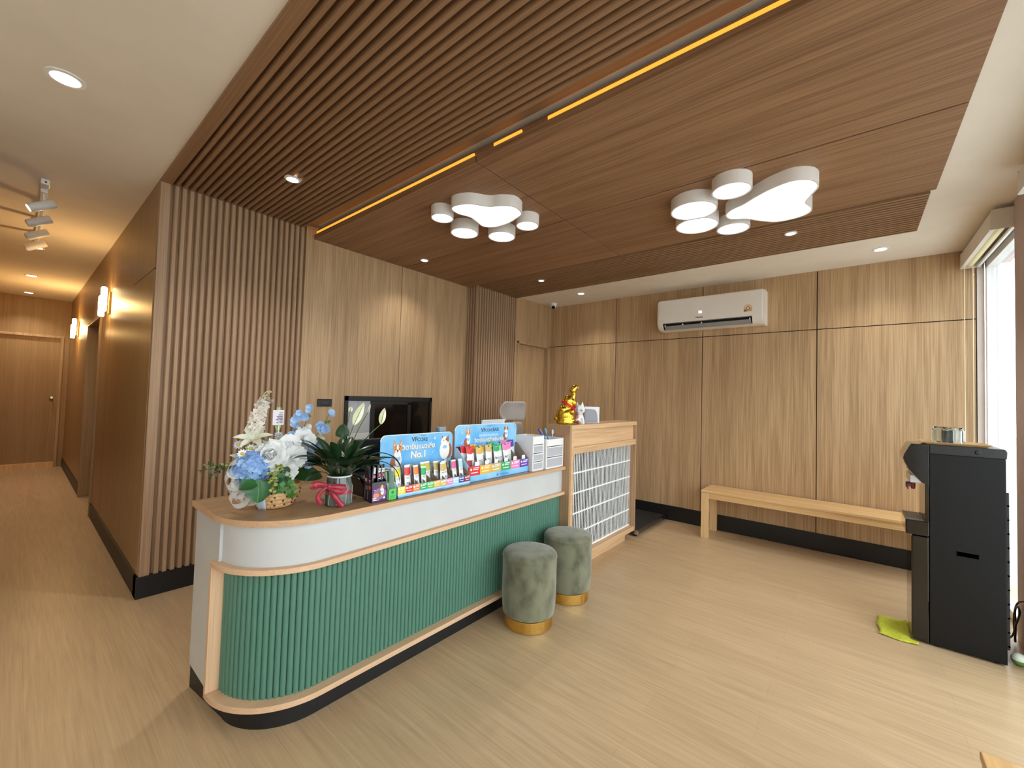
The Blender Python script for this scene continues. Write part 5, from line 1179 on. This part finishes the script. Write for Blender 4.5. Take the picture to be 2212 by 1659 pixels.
for k, (p, q, r, m, s) in enumerate((((1.98, 2.33, 1.158), (1.93, 2.255, 1.285), .009, mat('pen_blue', (70, 110, 206), .3), 'thick blue marker leaning towards the taller drawer box'), ((1.97, 2.36, 1.158), (1.955, 2.31, 1.29), .006, mat('pen_teal', (60, 150, 190), .3), 'slim teal blue pen beside the thick blue marker'), ((1.98, 2.40, 1.158), (1.97, 2.405, 1.275), .006, mat('pen_clear_blue', (170, 186, 224), .25), 'pale blue pen standing nearest the tall cabinet'))):
    p, q = Vector(p), Vector(q); t = thing('pen', s, 'pen', p, group='pens in the drawer box top')
    obj('barrel', MB().tube([p, p.lerp(q, .7)], r, 12), m, t, smooth=40); obj('cap', MB().tube([p.lerp(q, .68), q], r * 1.2, 12), mat('pen_cap_%d' % k, ((54, 80, 180), (96, 170, 206), (210, 218, 236))[k], .3), t, smooth=40); obj('clip', MB().tube([q + Vector((r * 1.6, 0, -.002)), p.lerp(q, .72) + Vector((r * 1.6, 0, 0))], .0018, 6), mat('pen_clip', (220, 224, 230), .3, .5), t)
# ---------------------------------------------------------------- behind the displays
t = thing('sign_holder', 'white sign holder rising behind the farther blue display', 'sign holder', (1.74, 1.885, T)); obj('holder_back', MB().box(1.735, 1.74, 1.745, 2.025, T + .006, 1.357), WHITEP, t, bevel=.002); obj('holder_foot', MB().box(1.70, 1.78, 1.76, 2.01, T, T + .006), WHITEP, t); obj('holder_lip', MB().box(1.732, 1.752, 1.745, 2.025, 1.352, 1.362), WHITEP, t, bevel=.002)
t = thing('label_printer', 'black label printer feeding out white paper behind the peace lily', 'printer', (1.80, .72, T)); PB = mat('printer_black', (24, 24, 26), .35); PG = mat('printer_grey', (120, 124, 128), .35)
obj('body', MB().prism([(1.74, T), (1.90, T), (1.90, T + .05), (1.885, T + .075), (1.83, T + .10), (1.74, T + .10)], .64, .80, 'y'), PB, t, bevel=.006); obj('trim_strip', MB().box(1.896, 1.904, .642, .798, T + .042, T + .05), PG, t, bevel=.002); obj('lid', MB().prism([(1.745, T + .101), (1.83, T + .101), (1.88, T + .08), (1.882, T + .086), (1.832, T + .112), (1.745, T + .112)], .65, .79, 'y'), PG if False else PB, t, bevel=.003)
obj('paper_strip', MB().grid([[(1.86 + .03 * i / 5, .655 + .1 * j / 4, T + .098 + .016 * math.sin(i / 5 * 2.4) + .02 * i / 5) for j in range(5)] for i in range(6)]), mat('paper_white', (236, 234, 240), .7), t, smooth=60)
t = thing('computer_monitor', 'black computer monitor seen from behind, between the peace lily and the nearer display', 'monitor', (1.55, .98, T))
obj('casing', MB().box(1.545, 1.575, .765, 1.265, T + .045, T + .285), mat('monitor_black', (16, 16, 17), .4), t, bevel=.006); b = MB()
for k in range(11): b.box(1.575, 1.581, .79, 1.24, T + .075 + k * .018, T + .083 + k * .018)
obj('vent_ribs', b, mat('monitor_rib', (30, 30, 32), .35), t); obj('stand_neck', MB().box(1.555, 1.585, .98, 1.05, T + .01, T + .16), mat('monitor_black', (16, 16, 17), .4), t, bevel=.003); obj('stand_foot', MB().box(1.49, 1.65, .92, 1.11, T, T + .012), mat('monitor_black', (16, 16, 17), .4), t, bevel=.004)
t = thing('plastic_holder', 'small pale plastic holder with a blue end just above the nearer display header', 'holder', (1.70, 1.36, T)); obj('stem', MB().box(1.69, 1.71, 1.35, 1.385, T, 1.285), mat('clear_grey_plastic', (196, 204, 212), .2), t, bevel=.003); obj('arm', MB().box(1.685, 1.715, 1.335, 1.40, 1.282, 1.318), mat('clear_grey_plastic', (196, 204, 212), .2), t, bevel=.004); obj('blue_end', MB().box(1.686, 1.714, 1.32, 1.337, 1.288, 1.316), mat('end_blue', (90, 150, 206), .3), t, bevel=.003)
# ================================================================ ornaments on the tall cabinet
K = 1.318; ROT = (0, 0, math.radians(39.6))
FOIL = noise_mat('gold_foil', (226, 186, 74), (206, 160, 52), 40, .18, 3, .25, metal=1)
rb_ = thing('gold_rabbit', 'shiny gold foil rabbit with red ribbon and folded ears on the cabinet corner', 'rabbit figurine', (1.985, 2.60, K), ROT)
b = MB(); b.ball((-.005, 0, .084), .085, 22, 14, (1.03, .72, .95)); b.ball((-.01, 0, .12), .066, 20, 12, (.95, .78, 1.05)); b.lathe([(.086, 0.0), (.088, .02), (.08, .06)], (0, 0, 0), 24, True, Matrix.Scale(.72, 3, Vector((0, 1, 0)))); b.ball((.012, 0, .168), .05, 18, 12)
b.ball((.022, 0, .212), .055, 20, 14, (1.05, .82, .95)); b.ball((.062, 0, .196), .036, 16, 10, (1, .85, .9)); b.ball((.083, 0, .178), .016, 12, 8); b.ball((.052, .0, .036), .045, 16, 10, (.8, 1.2, .7)); b.ball((.045, -.035, .115), .03, 14, 10); b.ball((.045, .035, .115), .03, 14, 10); b.ball((-.03, -.036, .135), .03, 12, 8, (1.2, .6, .8)); b.ball((-.088, 0, .05), .024, 12, 8)
b.tube([(.052, 0, .235), (.062, 0, .268), (.063, 0, .292)], [.032, .027, .021], 14); b.tube(spline([(.063, 0, .290), (.06, 0, .315), (.085, 0, .338), (.118, 0, .330)]), [.022, .024, .026, .028, .029, .030, .030, .030, .030, .030, .029, .029, .028, .027, .026, .025, .024, .022, .020, .017, .014, .012, .010, .008, .005], 12)
o = obj('body', b, FOIL, rb_, local=True, smooth=180); k = o.modifiers.new('fuse', 'REMESH'); k.mode = 'VOXEL'; k.voxel_size = .0045; k.use_smooth_shade = True; k2 = o.modifiers.new('soften', 'SMOOTH'); k2.iterations = 4; k2.factor = .6
b = MB()
for k in range(9):
    a = 2 * PI * k / 9; b.petal((.063, 0, .287), (math.cos(a), math.sin(a), -.1), (0, 0, 1), .032, .03, .3, .2, None, 3, 2, .03)
obj('foil_crimp', b, FOIL, rb_, local=True)
RRB = mat('scarlet_ribbon', (216, 36, 44), .35); rows = []
for k in range(33):
    a = 2 * PI * k / 32; c = Vector((.010, 0, .180)); u = Vector((.86, 0, -.50)); p = c + u * (.060 * math.cos(a)) + Vector((0, 1, 0)) * (.050 * math.sin(a)); up = Vector((.50, 0, .86)); rows.append([p - up * .011, p + u * math.cos(a) * .002 + Vector((0, .002 * math.sin(a), 0)), p + up * .011])
obj('ribbon_collar', MB().grid(rows), RRB, rb_, local=True, smooth=60, solid=.002)
b = MB(); b.ball((.060, -.022, .152), .012, 12, 8)
for q in (-1, 1): b.petal((.060, -.024, .152), (q * .7, -.3, .25 * q), (.3, -.9, .2), .034, .026, .4, .5, None, 4, 3)
b.petal((.060, -.024, .150), (.2, -.2, -1), (.3, -.9, 0), .05, .014); b.petal((.062, -.024, .150), (.6, -.2, -.9), (.3, -.9, 0), .045, .014); obj('ribbon_bow', b, RRB, rb_, local=True, smooth=60, solid=.0015)
b = MB()
for q in (-1, 1): b.ball((.057, q * .036, .226), .010, 12, 8, (.8, .6, 1.2))
obj('eye', b, BLACK, rb_, local=True, smooth=60)
fc = thing('cat_figurine', 'white faceted cat ornament with pointed ears beside the gold rabbit', 'cat figurine', (2.015, 2.79, K), ROT)
WF = mat('matt_white_facet', (244, 244, 246), .6)
b = MB(); b.lathe([(.030, 0), (.042, .012), (.044, .05), (.030, .092), (.022, .105)], (0, 0, 0), 7); b.lathe([(.018, .092), (.044, .112), (.050, .135), (.040, .165), (.02, .176)], (0, -.008, 0), 6)
b.lathe([(.012, .118), (.020, .122), (.012, .14)], (.012, -.052, 0), 5)
for q in (-1, 1): b.add([(q * .042, -.012, .150), (q * .008, -.02, .168), (q * .020, .012, .165), (q * .026, -.008, .208)], [(0, 1, 3), (1, 2, 3), (2, 0, 3), (0, 2, 1)])
for q in (-1, 1): b.lathe([(.018, 0), (.02, .02), (.012, .055)], (q * .024, -.035, 0), 5)
obj('body', b, WF, fc, local=True); b = MB(); b.ball((.012, -.066, .128), .006, 8, 6); obj('nose', b, mat('nose_brown', (150, 96, 70), .5), fc, local=True); 
b = MB(); b.tube([(.030 * math.cos(a), -.012 + .036 * math.sin(a), .1 - .012 * abs(math.sin(a))) for a in [-2.6 + 2.1 * k / 10 for k in range(11)]], .0016, 6); obj('neck_cord', b, GREYT, fc, local=True)
ORN = noise_mat('orange_bead', (206, 106, 30), (182, 84, 20), 30, .35)
for p, r, s in (((2.055, 2.70, K + .0175), .0175, 'orange ball resting on the cabinet top between the rabbit and the white cat'),):
    o = obj('orange_ball', MB().ball((0, 0, 0), r, 20, 12), ORN, None, smooth=60); o.location = p; tag(o, s, 'ball', 'orange balls by the rabbit')
o = thing('ball_stick', 'upper orange ball on a thin stand beside the gold rabbit', 'ball', (2.03, 2.705, K)); obj('ball', MB().ball((0, 0, .066), .0165, 18, 12), ORN, o, local=True, smooth=60); obj('thin_stand', MB().lathe([(.014, 0), (.013, .004), (.002, .006), (.002, .05)], (0, 0, 0), 12), mat('stand_clear', (200, 190, 176), .3), o, local=True, smooth=50); obj('dried_leaf', MB().petal((0, 0, .07), (-.3, 0, 1), (1, -.6, 0), .05, .022, .5, .2).petal((0, 0, .07), (.5, 0, 1), (.8, -.6, 0), .035, .018, -.5, .2), mat('dried_leaf_brown', (120, 70, 44), .7), o, local=True)
o = thing('white_carton', 'plain white carton standing behind the faceted cat', 'box', (1.92, 2.805, K), ROT); obj('carton_body', MB().box(-.065, .065, -.02, .02, 0, .150), mat('carton_white', (232, 232, 238), .5), o, local=True, bevel=.001); obj('carton_flap', MB().box(-.066, .066, -.021, .021, .148, .152), WHITEP, o, local=True); obj('carton_fold', MB().box(.03, .04, -.0215, -.0195, .0, .15), mat('carton_grey', (206, 206, 212), .5), o, local=True)
o = thing('display_stand', 'white square stand with a rounded grey panel at the right of the ornaments', 'stand', (2.01, 3.04, K), ROT); obj('back_plate', MB().box(-.074, .074, -.003, .003, 0, .160), mat('stand_white', (238, 238, 240), .4), o, local=True, bevel=.002)
p = [(-.07, .004), (.058, .004), (.054, .07), (.046, .105), (.036, .125), (.018, .134), (-.02, .137), (-.07, .137)]; obj('grey_panel', MB().prism(p, -.012, -.003, 'y'), noise_mat('panel_grey', (156, 158, 166), (148, 150, 158), 4, .4), o, local=True, bevel=.002); obj('foot', MB().box(-.05, .05, -.02, .03, 0, .004), mat('stand_white', (238, 238, 240), .4), o, local=True)
o = thing('dried_flower', 'small dried pinkish flower lying on top of the white carton', 'flower', (1.945, 2.83, K + .152)); b = MB(); b.flower((0, 0, .008), (.8, -.5, .4), 6, .024, .016, 1.0, .2, .3); obj('petals', b, mat('dried_petal', (206, 176, 160), .7), o, local=True); obj('twig', MB().tube([(0, 0, .004), (-.02, -.02, .012), (-.03, -.03, .026)], .0012, 5), mat('twig_brown', (100, 76, 60), .8), o, local=True)
